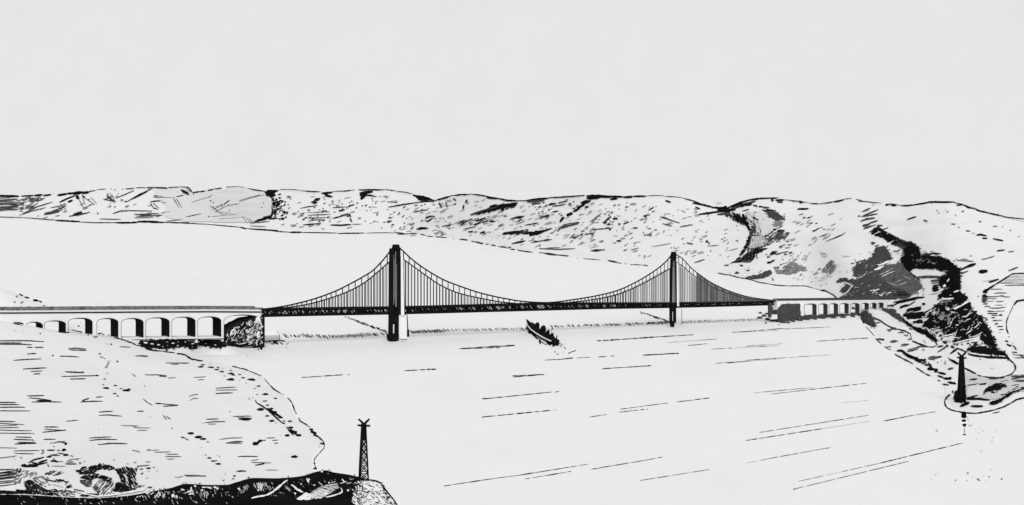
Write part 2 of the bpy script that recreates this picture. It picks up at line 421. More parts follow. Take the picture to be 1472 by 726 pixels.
    def specks(s, x0, y0, sc, poly, nn, w0, w1, c='k', ang=-20):
        pl = [(x0+x/sc, y0+y/sc) for x, y in poly]; xs = [p[0] for p in pl]; ys = [p[1] for p in pl]; k = 0; tries = 0
        while k < nn and tries < nn*30:
            tries += 1; x, y = random.uniform(min(xs), max(xs)), random.uniform(min(ys), max(ys)); ins = False
            for (xa, ya), (xb, yb) in zip(pl, pl[1:]+pl[:1]):
                if (ya > y) != (yb > y) and x < xa+(y-ya)*(xb-xa)/(yb-ya): ins = not ins
            if not ins: continue
            l = random.uniform(.6, 2.6); a = math.radians(ang+random.uniform(-25, 25)); dx, dy = l*math.cos(a), l*math.sin(a)
            s.stroke([(x-dx, y-dy), (x+dx, y+dy)], random.uniform(w0, w1), c); k += 1
    def build(s, name, label, cat, kind='stuff'):
        o = s.mb.build(name, [M[c] for c in INKS]); return tag(o, label, cat, kind=kind)

# ------------------------------------------------------------------ suspension bridge
B0 = Vector((-231.6, 1930, 0)); Bu = Vector((589.2, 227.6, 0)).normalized(); Bn = Vector((Bu.y, -Bu.x, 0))   # Bn: towards the viewer
if Bn.y > 0: Bn = -Bn
def bs(px): k = (px-736)/F; return (k*B0.y - B0.x)/(Bu.x - k*Bu.y)
def bp(px, py, off=0.0):                    # measured point on the near cable plane
    p = B0 + Bu*bs(px); p.z = H + (HZ-py)/F*p.y; return p + Bn*off
def bz(px, py): p = bp(px, py); return p.z
BW = 12.0
bridge = empty('suspension_bridge', B0)
tag(bridge, 'long black suspension bridge with two towers crossing the wide river', 'bridge')
DECK_PX = [378, 470, 580, 690, 775, 870, 968, 1040, 1118]
TOPY = [445, 443, 441.5, 438.6, 436.4, 436, 435.6, 434.5, 433]
BOTY = [455, 453, 451, 448.2, 446, 443.6, 442, 440.2, 438]
def deck_z(px): return cr([bs(p) for p in DECK_PX], [bz(p, y) for p, y in zip(DECK_PX, TOPY)], bs(px)), cr([bs(p) for p in DECK_PX], [bz(p, y) for p, y in zip(DECK_PX, BOTY)], bs(px))
dp = np.linspace(376, 1112, 96)
def dpt(px, z, off): p = B0 + Bu*bs(px); return Vector((p.x, p.y, float(z))) + Bn*off
m = MB()
for a, b in zip(dp, dp[1:]):
    za, zb = deck_z(a)[0], deck_z(b)[0]
    m.hexa([dpt(a, za-2.2, 0), dpt(b, zb-2.2, 0), dpt(b, zb-2.2, -BW), dpt(a, za-2.2, -BW)], [dpt(a, za, 0), dpt(b, zb, 0), dpt(b, zb, -BW), dpt(a, za, -BW)])
m.build('deck', M['steel'], bridge)
m = MB()
for a, b in zip(dp, dp[1:]):
    za, zb = deck_z(a)[1], deck_z(b)[1]
    m.hexa([dpt(a, za, -1), dpt(b, zb, -1), dpt(b, zb, -BW+1), dpt(a, za, -BW+1)], [dpt(a, za+1.2, -1), dpt(b, zb+1.2, -1), dpt(b, zb+1.2, -BW+1), dpt(a, za+1.2, -BW+1)])
m.build('lower_deck', M['steel'], bridge)
for off in (0.6, -BW-.6):
    m = MB()
    tops, bots = [], []
    for px in np.linspace(377, 1112, 150):
        t_, b_ = deck_z(px); tops.append(dpt(px, t_-1, off)); bots.append(dpt(px, b_+.8, off))
    m.tube(tops, 2.3, 5); m.tube(bots, 2.0, 5)
    for i in range(len(tops)-1):
        m.tube([tops[i], bots[i]], .8, 4)
        r1 = random.choice([.5, 1.2, 1.7, 2.0])
        m.tube([tops[i], bots[i+1]], r1, 4); m.tube([bots[i], tops[i+1]], r1 if random.random() < .7 else .5, 4)
    m.build('truss', M['steel'], bridge)
# cables: measured points of the upper and lower chord
UP = [([372,400,440,480,509,525,535,550,561.5,566.5],[445.2,441.6,433,419.4,405,396,389.6,374.5,360,353.5]),
      ([572,577,592.5,612,639,660,690,725,757,785,830,860,885,915,940,955,965],[354,358.7,373,387.4,402.8,411,421,429,433.8,435,429.8,424.6,418.4,405,389.8,378,367]),
      ([971,979,995,1010,1023,1050,1078,1100,1118],[365.5,370.2,386.5,398,406.5,419,427.2,430.4,432.4])]
LO = [([372,415,440,480,509,525,539.5,561],[446,441.7,437.8,426.8,415,405.5,394,375.3]),
      ([576,590,610,635,660,690,725,757,785,830,858,885,913,940,964],[370.5,380,394.5,411,421.5,428.6,434.6,437,437,433.6,429.8,424,413,399,385.5]),
      ([972,979,995,1010,1023,1050,1078,1100,1118],[376.5,381,394.6,404.5,412.5,423,429.6,431.8,433.2])]
def chord(tab, k, px):
    xs, ys = tab[k]; return float(cr(xs, ys, px))
spans = [(374, 561), (576, 964.5), (971.5, 1116)]
for off, r0, nm, mt in ((0.4, 1.42, 'cable', 'steel'),):
    for k in range(3):
        for tab, rr in ((UP, 1.0), (LO, .85)):
            if off < 0 and tab is LO: continue
            a, b = tab[k][0][0], tab[k][0][-1]
            pp = []
            for px in np.linspace(a, b, int((b-a)/3)+2): q = bp(px, chord(tab, k, px), off); pp.append(q)
            mm = MB(); mm.tube(pp, r0*rr*(1 if k < 2 else .85), 6); mm.build(nm, M[mt], bridge)
hang = []
for k, (a, b) in enumerate(spans):
    px = a+2.0 if k != 1 else a+6.6
    while px < b-1:
        yl = chord(LO, k, px); zt = deck_z(px)[0]; q = bp(px, yl, .4)
        if k == 0: st, r = (4.3 if px > 470 else 3.6), 1.08
        elif k == 1: st, r = (4.5 if px < 700 else 4.2 if px < 850 else 3.7 if px < 910 else 2.6), (1.18 if px < 910 else .8)
        else: st, r = (2.5 if px < 1000 else 1.5), (.74 if px < 1000 else 1.25)
        if k == 2 and px > 1002: q = bp(px, chord(UP, k, px), .4)
        if q.z - zt > .8: hang.append((q.z-zt, Vector((q.x, q.y, float(zt)-.8)), q, r*random.uniform(.82, 1.15), k, px))
        # ladder ties between the two chords
        px += st
hang.sort(key=lambda h: -h[0])
for h in hang[:98]:
    m = MB(); m.tube([h[1], h[2]], h[3], 5); m.build('hanger', M['steel'] if h[5] < 915 else M['steel2'], bridge)
m = MB()
for h in hang[98:]:
    m.tube([h[1], h[2]], h[3], 5); m.m[-7:] = [1 if h[5] > 915 else 0]*7
o = m.build('hanger', [M['steel'], M['steel2']], bridge); o['kind'] = 'stuff'
# slimmer, lighter hangers on the far cable plane
m = MB()
for k, (a, b) in enumerate(spans):
    px = a+3.6
    while px < b-1:
        yl = chord(LO, k, px); zt = deck_z(px)[0]; q = bp(px, yl, -BW)
        if q.z - zt > .8: m.tube([Vector((q.x, q.y, float(zt)-1)), q], .46 if px < 850 else .6, 4)
        px += 2.2 if px > 850 else (4.4 if 590 < px < 850 else 2.6)
o = m.build('hanger', M['steel3'], bridge); o['kind'] = 'stuff'
m = MB()
for k, (a, b) in enumerate(spans):
    px = a+4
    while px < b-1:
        u, l = bp(px, chord(UP, k, px), .4), bp(px, chord(LO, k, px), .4)
        if u.z-l.z > 1: m.tube([l, u], 1.0 if px < 900 else .85, 5)
        px += 9.2 if k == 0 and px > 480 else 7.0 if k == 0 else 8.0 if px < 800 else 5.2
o = m.build('cable_tie', M['steel'], bridge); o['kind'] = 'stuff'
# towers
def bbox(m, a, b, y0, y1, o0, o1, ta=None, tb=None):   # block between measured pixels; ta, tb: its edges at the top
    ta = a if ta is None else ta; tb = b if tb is None else tb
    pm = (a+b)/2; z0, z1 = bz(pm, y1), bz(pm, y0)
    def c(px, z, off): p = B0 + Bu*bs(px); return Vector((p.x, p.y, z)) + Bn*off
    m.hexa([c(a, z0, o0), c(b, z0, o0), c(b, z0, o1), c(a, z0, o1)], [c(ta, z1, o0), c(tb, z1, o0), c(tb, z1, o1), c(ta, z1, o1)])
def ring(m, a, b, y0, y1, o0, o1, n=14, squash=1):     # rounded caisson
    pm = (a+b)/2; z0, z1 = bz(pm, y1), bz(pm, y0); ctr = (bp(a, y0) + bp(b, y0))/2; hw = (bs(b)-bs(a))/2
    lo, hi = [], []
    for i in range(n):
        t = 2*math.pi*i/n; v = Bu*hw*math.cos(t) + Bn*((o0+o1)/2 + (o0-o1)/2*math.sin(t))
        lo.append(Vector((ctr.x, ctr.y, z0)) + v*squash); hi.append(Vector((ctr.x, ctr.y, z1)) + v)
    m.hexa(lo, hi)
# nearer tower
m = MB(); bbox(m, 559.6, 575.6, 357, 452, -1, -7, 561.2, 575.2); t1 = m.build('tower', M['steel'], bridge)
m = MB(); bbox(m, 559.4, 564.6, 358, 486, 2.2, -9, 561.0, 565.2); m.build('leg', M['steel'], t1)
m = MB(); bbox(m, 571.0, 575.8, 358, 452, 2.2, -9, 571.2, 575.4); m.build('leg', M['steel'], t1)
m = MB()
for x, y0, y1, wd in ((565.5, 366, 438, .7), (566.9, 372, 432, .5), (568.2, 361, 441, .8), (569.7, 380, 442, .6)): bbox(m, x, x+wd, y0, y1, .6, -1, x+.2, x+wd+.1)
m.build('rib_panel', M['steel3'], t1)
m = MB(); bbox(m, 564.6, 574.8, 351.6, 357.5, 2.6, -9.4, 566.0, 573.6); m.build('saddle_cap', M['steel'], t1)
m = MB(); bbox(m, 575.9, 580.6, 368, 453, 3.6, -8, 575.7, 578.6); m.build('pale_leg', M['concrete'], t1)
m = MB(); bbox(m, 580.6, 581.3, 376, 453, 3.9, -2, 578.6, 579.2); m.build('edge_post', M['steel'], t1)
m = MB(); bbox(m, 564.6, 572.4, 452, 466, 1.6, -8.5); bbox(m, 568.2, 572.4, 466, 487, 1.6, -8.5); bbox(m, 564.6, 568.2, 481, 487, 1.6, -8.5); m.build('pier', M['steel'], t1)
m = MB(); ring(m, 556.0, 573.6, 480.5, 487.5, 12, -14, 18, .95); ring(m, 557.2, 572.6, 487.2, 494.6, 11, -13, 18, .55); m.build('caisson', M['steel'], t1)
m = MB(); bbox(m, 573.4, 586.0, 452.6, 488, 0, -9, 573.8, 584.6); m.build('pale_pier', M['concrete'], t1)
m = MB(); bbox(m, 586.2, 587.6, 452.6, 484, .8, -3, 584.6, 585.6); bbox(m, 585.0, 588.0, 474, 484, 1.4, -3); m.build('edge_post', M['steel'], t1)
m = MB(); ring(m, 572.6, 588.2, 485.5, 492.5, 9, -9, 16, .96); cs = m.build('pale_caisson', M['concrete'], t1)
m = MB(); bbox(m, 574, 584, 486.6, 487.4, 10.6, 9.6); bbox(m, 575, 583, 490.6, 491.5, 10.8, 9.8); m.build('fender_rail', M['steel2'], t1)
# farther tower
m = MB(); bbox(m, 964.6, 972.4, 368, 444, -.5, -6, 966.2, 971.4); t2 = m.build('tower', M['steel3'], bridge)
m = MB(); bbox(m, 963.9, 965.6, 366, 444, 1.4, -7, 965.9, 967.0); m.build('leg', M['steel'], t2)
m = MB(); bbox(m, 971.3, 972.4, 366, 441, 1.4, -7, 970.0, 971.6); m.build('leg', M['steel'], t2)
m = MB(); bbox(m, 968.8, 969.3, 385, 442, .8, -.4); bbox(m, 966.8, 970.2, 366, 383, .7, -.4); m.build('rib_panel', M['steel2'], t2)
m = MB(); ring(m, 965.4, 973.0, 363.6, 375, 3, -8, 12, .86); ring(m, 966.6, 971.8, 362, 363.7, 3, -8, 12, 1.25); m.build('saddle_cap', M['steel'], t2)
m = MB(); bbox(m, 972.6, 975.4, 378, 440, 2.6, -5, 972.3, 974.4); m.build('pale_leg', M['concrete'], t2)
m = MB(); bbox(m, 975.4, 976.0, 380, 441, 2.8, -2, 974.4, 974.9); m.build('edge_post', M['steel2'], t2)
m = MB(); bbox(m, 964.0, 966.6, 441, 466, .4, -6); bbox(m, 969.4, 972.0, 441, 464, .4, -6); bbox(m, 967.2, 969.4, 441, 448, .4, -6); m.build('pier', M['steel'], t2)
m = MB(); ring(m, 963.4, 969.8, 462, 471.5, 6, -8, 12, .62); m.build('caisson', M['steel'], t2)
m = MB(); bbox(m, 979.8, 980.4, 444, 468, .4, -1); m.build('mooring_post', M['steel3'], t2)

# ------------------------------------------------------------------ arch viaducts
def viaduct(name, label, base, u, px0, px1, topline, baseline, arches, D, face, shade_mat, rail, trim=.5, tdark='steel', flip=False):
    n = Vector((-u.y, u.x, 0)); n = -n if n.y > 0 else n
    def tt(px): k = (px-736)/F; return (k*base.y-base.x)/(u.x-k*u.y)
    def pp(px, py, off=0.0): p = base + u*tt(px); p.z = H+(HZ-py)/F*p.y; return p + n*off
    top = lambda px: float(np.interp(px, *zip(*topline))); bot = lambda px: float(np.interp(px, *zip(*baseline)))
    root = empty(name, pp((px0+px1)/2, bot((px0+px1)/2))); tag(root, label, 'viaduct')
    wall, vault, line = MB(), [], []
    edges = sorted([px0, px1] + [e for a in arches for e in (a[0], a[1])])
    def colq(pa, ya, pb, yb):             # face strip from the top line down to ya, yb and its back
        A, Bq, Cq, Dq = pp(pa, ya), pp(pb, yb), pp(pb, top(pb)), pp(pa, top(pa))
        wall.hexa([A, Bq, Bq-n*D, A-n*D], [Dq, Cq, Cq-n*D, Dq-n*D])
    for pa, pb in zip(edges, edges[1:]):
        ar = [a for a in arches if a[0] <= pa and a[1] >= pb]
        if not ar: colq(pa, bot(pa), pb, bot(pb)); continue
        a0, a1, crown, spring, sill = ar[0][:5]
        N = 12; xs = [a0+(a1-a0)*(.5-.5*math.cos(math.pi*i/N)) for i in range(N+1)]
        def yy(x):
            t = (x-a0)/(a1-a0)*2-1; return spring-(spring-crown)*math.sqrt(max(0, 1-abs(t)**2.3))
        for x, x2 in zip(xs, xs[1:]): colq(x, yy(x), x2, yy(x2))
        v = MB(); e = .25                  # vault shade put in as a dark shell over soffit and both jambs
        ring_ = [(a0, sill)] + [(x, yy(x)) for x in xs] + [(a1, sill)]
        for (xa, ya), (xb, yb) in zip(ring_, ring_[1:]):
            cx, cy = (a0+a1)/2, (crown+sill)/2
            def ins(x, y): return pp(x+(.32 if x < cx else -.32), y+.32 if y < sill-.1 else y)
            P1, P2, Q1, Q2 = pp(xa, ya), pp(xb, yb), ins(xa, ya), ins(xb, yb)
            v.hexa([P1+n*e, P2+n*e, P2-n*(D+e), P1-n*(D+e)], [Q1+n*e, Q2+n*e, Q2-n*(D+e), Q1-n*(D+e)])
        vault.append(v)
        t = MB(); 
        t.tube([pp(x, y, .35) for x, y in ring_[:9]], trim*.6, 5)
        q = ring_[5:-1]; t.tube([pp(x-.35, y+.35, .5) for x, y in q], [trim*(.6+1.6*math.sin(math.pi*min(1, (i+.5)/len(q)))) for i in range(len(q))], 5); line.append(t)  # thicker dark right half of the ring adds to the vault shade
    wall.build('wall', face, root)
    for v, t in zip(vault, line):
        vo = v.build('vault_shade', shade_mat, root); t.build('arch_ring', shade_mat, vo)
    for (dy0, dy1, o0, o1, mt, nm) in rail:
        m = MB(); xs = np.linspace(px0, px1, 40)
        for a, b in zip(xs, xs[1:]):
            A0, B0_ = pp(a, top(a)+dy1), pp(b, top(b)+dy1); A1, B1 = pp(a, top(a)+dy0), pp(b, top(b)+dy0)
            m.hexa([A0+n*o0, B0_+n*o0, B0_+n*o1, A0+n*o1], [A1+n*o0, B1+n*o0, B1+n*o1, A1+n*o1])
        m.build(nm, M[mt], root)
    return root, pp, n
LT = [(-70,446.5),(18,446.8),(100,446.2),(200,445.4),(300,445.0),(379,445.4)]
LB = [(-70,480),(18,488),(125,495),(170,496),(209,494),(322,492),(379,500)]
arL = [(12,34,463.5,466.5,486),(37.5,61.5,462.8,468.5,484),(63.8,94.6,461,466,486),(98,133,457.2,463.5,490),(139,170,457.6,463.5,492),(174.2,206.3,457.6,464,487.3),(209.5,243.6,456.5,463,487),(246.8,281,455.6,462,486.5),(284,318,455.2,461.5,486),(321.8,376.5,452.6,461,498)]
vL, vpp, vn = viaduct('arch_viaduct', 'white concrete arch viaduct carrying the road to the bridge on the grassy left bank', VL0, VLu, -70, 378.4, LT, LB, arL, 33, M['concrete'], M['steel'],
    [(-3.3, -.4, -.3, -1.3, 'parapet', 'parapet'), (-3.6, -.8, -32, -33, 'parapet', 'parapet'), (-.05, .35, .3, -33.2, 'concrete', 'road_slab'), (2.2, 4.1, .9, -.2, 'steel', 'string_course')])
# plinth line under the arches and the dark end pier
m = MB(); xs = np.linspace(176, 321, 20)
for a, b in zip(xs, xs[1:]): m.tube([vpp(a, 488.6-(a-176)*.012, .8), vpp(b, 488.6-(b-176)*.012, .8)], .75, 5)
m.build('plinth_course', M['steel'], vL)
m = MB(); xs = np.linspace(176, 321, 8)
for a, b in zip(xs, xs[1:]):
    m.hexa([vpp(a, 488, .5), vpp(b, 488, .5), vpp(b, 488, -27), vpp(a, 488, -27)], [vpp(a, 485.6-(a-176)*.01, .5), vpp(b, 485.6-(b-176)*.01, .5), vpp(b, 485.6-(b-176)*.01, -27), vpp(a, 485.6-(a-176)*.01, -27)])
m.build('plinth', M['concrete'], vL)
m = lump([(375.6,452),(379.8,451),(380,470),(380.2,488),(379.6,503),(377,503.5),(376,490),(375.4,470)], VLP, 1.6, -20, .5, '', None, sub=2)
m.build('end_pier', M['rock'], vL)
m = MB(); m.hexa([vpp(372,453,1.0), vpp(376.5,470,1.0), vpp(372.8,474,1.0), vpp(363.5,460,1.0)], [vpp(372,453,2.2), vpp(376.5,470,2.2), vpp(372.8,474,2.2), vpp(363.5,460,2.2)])
m.build('buttress_slab', M['concrete'], vL)

VR0 = Vector((605, 2248, 0)); VRu = Vector((.85, .527, 0)).normalized()
RT = [(1112,431.6),(1200,430.6),(1304,429.6)]
RB = [(1112,458),(1200,457),(1240,453),(1270,446),(1304,442)]
arR = [(1156,1173.8,436.8,439,452.5),(1176.4,1189.6,436.6,439,452),(1191.8,1204.6,436.2,439,451.5),(1207,1220,436,438.5,450.6),(1222.6,1235.4,436,438.5,450),(1237.6,1249,435.6,438,449),(1251,1260,435.4,437.6,446),(1262,1270,435.2,437.2,443)]
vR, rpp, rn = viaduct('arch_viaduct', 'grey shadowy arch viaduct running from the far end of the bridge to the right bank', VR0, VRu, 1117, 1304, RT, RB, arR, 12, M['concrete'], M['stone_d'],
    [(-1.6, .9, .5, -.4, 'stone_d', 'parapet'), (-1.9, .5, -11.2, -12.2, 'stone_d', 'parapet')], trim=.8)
m = MB(); xs = np.linspace(1152, 1243, 16)
def RVP(px, py, off): return rpp(px, py) + rn*off
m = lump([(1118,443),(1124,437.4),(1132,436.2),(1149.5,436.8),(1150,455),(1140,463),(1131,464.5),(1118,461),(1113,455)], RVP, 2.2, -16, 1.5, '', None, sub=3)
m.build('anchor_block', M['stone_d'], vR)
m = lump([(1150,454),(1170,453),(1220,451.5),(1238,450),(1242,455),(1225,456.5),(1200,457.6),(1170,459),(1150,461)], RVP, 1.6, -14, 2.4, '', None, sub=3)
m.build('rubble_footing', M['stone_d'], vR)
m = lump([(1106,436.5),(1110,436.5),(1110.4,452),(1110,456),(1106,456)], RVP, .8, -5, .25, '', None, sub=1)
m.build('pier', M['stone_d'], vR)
m = MB(); 
for dz in (0,): m.hexa([rpp(1108.5,459,3), rpp(1116,458.5,3), rpp(1116,458.5,-5), rpp(1108.5,459,-5)], [rpp(1108.5,452.4,3), rpp(1116,452,3), rpp(1116,452,-5), rpp(1108.5,452.4,-5)])
m.build('pier_base', M['concrete'], vR)
# dark vegetation-clad footing where the right viaduct meets the bank
# landing stage right of the left viaduct
ls = empty('landing_stage', on_water(395, 490)); tag(ls, 'small white block landing stage in the water beside the dark end pier', 'landing stage')
m = MB(); m.hexa([on_water(379,490.5), on_water(402,489.5), on_water(402,484), on_water(379,484.5)], [p+Vector((0,0,11)) for p in (on_water(379,490.5), on_water(402,489.5), on_water(402,484), on_water(379,484.5))])
m.build('stage', M['concrete'], ls)
m = MB(); a, b = on_water(380.5,490.2), on_water(402,489.6); m.tube([a+Vector((0,-1.2,.6)), b+Vector((0,-1.2,.6))], .8, 5); m.tube([b+Vector((.3,-.6,0)), b+Vector((.3,-.6,11))], .45, 5); m.tube([b+Vector((.3,-.6,11)), on_water(398,484)+Vector((0,0,11.5))], .35, 5)
m.build('fender', M['steel'], ls)

# ------------------------------------------------------------------ ship
S0, S1 = on_water(800.5, 497), on_water(757, 472.5)
sf_ = (S1-S0).normalized(); sr = Vector((sf_.y, -sf_.x, 0)); SL = (S1-S0).length
ship = empty('steamship', S0); tag(ship, 'black steamship with white stripes steaming away under the bridge', 'ship')
def sp(t, side, z): return S0 + sf_*(SL*t) + sr*side + Vector((0, 0, z))
T_ = [0, .06, .15, .3, .5, .7, .85, .95, 1.0]; BE = [5.5, 7.4, 8.4, 9, 9, 8.4, 6, 2.8, .5]; SH = [10.5, 9.6, 9, 8.8, 9.4, 11.2, 14.4, 18, 21.5]
m = MB(); R = []
for t, b, h in zip(T_, BE, SH): R.append([sp(t, -b, h), sp(t, -b*.8, h*.45), sp(t, -b*.6, -1.5), sp(t, b*.6, -1.5), sp(t, b*.8, h*.45), sp(t, b, h)])
vv = [p for r in R for p in r]; fs = [(i*6+k, (i+1)*6+k, (i+1)*6+(k+1) % 6, i*6+(k+1) % 6) for i in range(len(R)-1) for k in range(6)]
fs += [tuple(range(5, -1, -1)), tuple(range((len(R)-1)*6, len(R)*6))]
m.add(vv, fs); m.build('hull', M['steel'], ship)
m = MB(); m.tube([sp(t, -b*.96-.7, h-2.4) for t, b, h in zip(T_[1:-1], BE[1:-1], SH[1:-1])], [1.35]*6+[1.6], 6); m.build('white_stripe', M['concrete'], ship)
def block(t0, t1, s0, s1, z0, z1, name, k=.85):
    m = MB(); c = [(t0, s0), (t1, s0), (t1, s1), (t0, s1)]; tm, sm = (t0+t1)/2, (s0+s1)/2
    m.hexa([sp(t, s, z0) for t, s in c], [sp(tm+(t-tm)*k, sm+(s-sm)*k, z1) for t, s in c]); return m.build(name, M['steel'], ship)
block(.6, .9, -4.5, 5, 9, 18, 'bridge_house'); block(.2, .58, -4, 5.5, 8, 12.5, 'deck_house'); block(.10, .17, -4, 4.5, 8, 13.5, 'stern_house', .7)
for t, h, r in ((.66, 23, 4.8), (.46, 22.5, 5.6), (.31, 19.5, 3.4), (.19, 17, 4.0)):
    m = MB(); m.tube([sp(t, 1.5, 10), sp(t-.02, 1.5, h-3), sp(t-.035, 1.5, h)], [r*1.2, r, r*.7], 10); m.build('funnel', M['steel'], ship)
m = MB(); m.tube([sp(.02, 0, 9), sp(-.005, 0, 20)], [1.5, .9], 6); m.build('stern_post', M['steel'], ship)
m = MB(); m.tube([sp(.01, 0, 8), sp(-.09, 5, 4.5)], [1.3, .5], 6); m.build('boom', M['steel'], ship)
m = MB(); m.tube([sp(.24, 6, 8), sp(.24, 6, 25)], [.5, .5], 5); m.tube([sp(.24, 6, 23), sp(.24, 8.4, 25.4)], 1.1, 5); m.build('mast', M['steel'], ship)

# ------------------------------------------------------------------ lattice power pylons
def pylon(base, hgt, wb, wt, rot, rl, rb, nseg, label, armw, solid=0):
    root = empty('power_pylon', base); tag(root, label, 'pylon')
    cr_, sr_ = math.cos(rot), math.sin(rot)
    def P(x, y, z): return Vector(base) + Vector((x*cr_-y*sr_, x*sr_+y*cr_, z))
    def wd(z): return wb + (wt-wb)*(max(0, z)/hgt)**.85
    q = [(-1,-1),(1,-1),(1,1),(-1,1)]; body = hgt*.92
    for a, b in q:
        m = MB(); m.tube([P(a*wd(z)/2, b*wd(z)/2, z) for z in (-3, hgt*.3, hgt*.6, body)], [k*(1.75 if a < 0 else 1) for k in (rl, rl, rl*.95, rl*.8)], 6); m.build('leg', M['steel'], root)
    zs = [body*(1-(1-i/nseg)**1.25) for i in range(nseg+1)]
    m = MB()
    for z0, z1 in zip(zs, zs[1:]):
        for (a, b), (c, d) in zip(q, q[1:]+q[:1]):
            w0, w1 = wd(z0)/2, wd(z1)/2
            m.tube([P(a*w0, b*w0, z0), P(c*w1, d*w1, z1)], rb, 5); m.tube([P(c*w0, d*w0, z0), P(a*w1, b*w1, z1)], rb, 5); m.tube([P(a*w1, b*w1, z1), P(c*w1, d*w1, z1)], rb, 5)
    m.build('bracing', M['steel'], root)
    if solid:
        m = MB(); a = wd(body*solid)/2*.8; b = wd(body)/2*.8
        m.hexa([P(x*a, y*a, body*solid) for x, y in q], [P(x*b, y*b, body*.97) for x, y in q]); m.build('plated_shaft', M['steel'], root)
    def X(x, z): return Vector(base) + Vector((x, 0, z))
    m = MB(); m.tube([X(-armw, hgt*.905), X(0, hgt*.895), X(armw, hgt*.895)], [rl*1.2, rl*1.4, rl*1.2], 6); m.build('cross_arm', M['steel'], root)
    for s in (-1, 1):
        m = MB(); m.tube([X(0, hgt*.915), X(s*armw*.45, hgt*.965), X(s*armw*.88, hgt*1.005)], [rl*1.6, rl*1.4, rl*1.1], 6); m.build('horn', M['steel'], root)
    m = MB(); m.tube([X(0, hgt*.86), X(0, hgt*.935)], [wt*.62, wt*.4], 8); m.build('head', M['steel'], root)
    return root
pb, _ = hit(522.6, 691.5)
pylon(pb + Vector((0, 1.2, -.5)), 27.2, 4.0, 1.35, 0.16, .36, .2, 8, 'black steel lattice pylon with a forked top standing on the near dark hilltop', 2.75, solid=.72)
pb2, _ = hit(1384, 579)
pylon(pb2 + Vector((0, 3, -1)), 68, 7.0, 2.6, .12, .95, .62, 12, 'tall black pylon with cross arms standing on the right shore spit', 6.2, solid=.62)
# ------------------------------------------------------------------ growth on the far hills
g = Growth()
A1 = (0, 240, 3.63); A2 = (360, 240, 3.63); A3 = (720, 240, 3.63); A4 = (1072, 240, 3.63)
g.wash(*A1, [(805,120),(985,112),(1010,140),(1130,125),(1250,108),(1385,135),(1400,175),(1420,205),(1415,250),(1320,290),(1240,292),(960,285),(860,260),(870,200),(830,180)])
g.wash(1040, 280, 7.26, [(230,180),(420,160),(540,290),(520,340),(430,430),(350,420),(330,300),(260,250)])
g.layer = 1
g.read(*A1, """-20,153 100,155 9;110,155 180,151 6;180,152 225,148 9;225,152 270,147 7;282,140;300,151 352,142 9;352,141 400,138 8;380,141 430,134 13;425,138 465,134 11;400,150 410,170 13;430,150 445,165 8;465,131 500,124 4;505,122 555,118 4;580,118 5;600,122 5;640,118 5;
655,118 705,113 4;710,112 762,111 5;765,111 800,109 5;800,110 880,113 6;880,110 940,107 4;935,107 980,109 985,112 1000,130 1015,150 5;945,122 985,150 14;955,135 980,140 16;1005,137 1075,128 6;1085,125 1115,119 5;1118,118 1160,112 4;1180,108 1230,105 1280,110 3;1290,115 1330,122 1380,130 5;1385,135 1452,126 11;1400,147 1440,150 12;1410,160 1425,158 9
;100,255 165,232 240,215 3;120,245 200,208 275,185 3;150,225 200,190 3 d;230,250 310,235 8 d;235,243 320,228 5 d;270,235 335,210 4 d;300,205 330,230 3 d;315,195 345,225 3 d;310,187 350,168 395,150 6;355,185 380,175 8;410,165 435,215 3;430,160 445,200 2.5 d;445,165 495,200 2.5 d;475,160 505,195 2.5 m;360,260 420,250 470,238 4;385,250 430,240 7;510,240 512,250 6;545,175 590,150 3;540,170 585,180 4 d;555,150 600,190 3 d;560,160 605,185 3 d;575,207 7;565,212 5;600,210 6;
590,245 615,237 640,228 4;640,230 720,231 795,233 3;605,165 650,147 700,125 3;660,185 730,145 800,112 4;690,170 740,145 780,120 5;700,165 770,130 4;800,152 830,155 860,165 3;800,160 920,165 3;920,160 960,150 6;785,185 815,180 850,180 4;785,190 800,215 825,225 4;800,190 830,220 3;850,190 870,188 3;905,165 920,190 935,215 5;920,170 950,215 5;655,183 7;
700,250 830,245 4 d;710,260 850,254 3.5 d;700,268 800,265 3 m;730,255 790,252 5 d;840,243 890,236 3 m;870,285 960,275 3 m;970,265 1010,256 1050,248 5;1090,262 7;1000,190 1050,172 1100,160 2.5 d;1170,200 1200,175 6;1190,205 1250,195 4 d;1250,185 1310,165 1370,152 3 d;1250,180 1310,160 1380,150 3 d;1300,165 1360,148 3 m;1090,265 1240,250 2.5 m;1140,275 1280,265 2.5 m;1340,280 1385,270 1415,255 6;1415,262 1425,230 1418,205 5;1375,265 1420,265 9;1265,260 1290,295 3 d;1280,262 1310,297 3 d;1300,270 1325,297 3 d;1440,175 9;1435,190 11;1448,205 10;1425,225 6;1365,215 5;1375,190 4;1085,165 1110,148 2.5 d;1100,180 8;1115,190 7;1110,205 1140,240 5;1125,212 1165,205 4;1150,190 1165,215 4;1120,240 1200,198 3.5;1105,232 1180,190 3 d;1095,205 1120,222 4;520,274 630,276 2.5 d;150,240 ;200,258 ;265,215 320,205 3 d""")
g.hatch(*A1, [(66,162),(240,160),(180,215),(66,245)], -14, 1.5, 10, .9, .5, 'd')
g.hatch(*A1, [(66,185),(130,190),(120,235),(66,250)], 5, 1.3, 8, .9, .55, 'd')
g.hatch(*A1, [(560,140),(620,140),(600,195),(555,190)], 40, 2, 5, .9, .5, 'd')
g.hatch(*A1, [(1120,225),(1200,228),(1250,250),(1150,255)], 5, 1.6, 9, .8, .55, 'm')
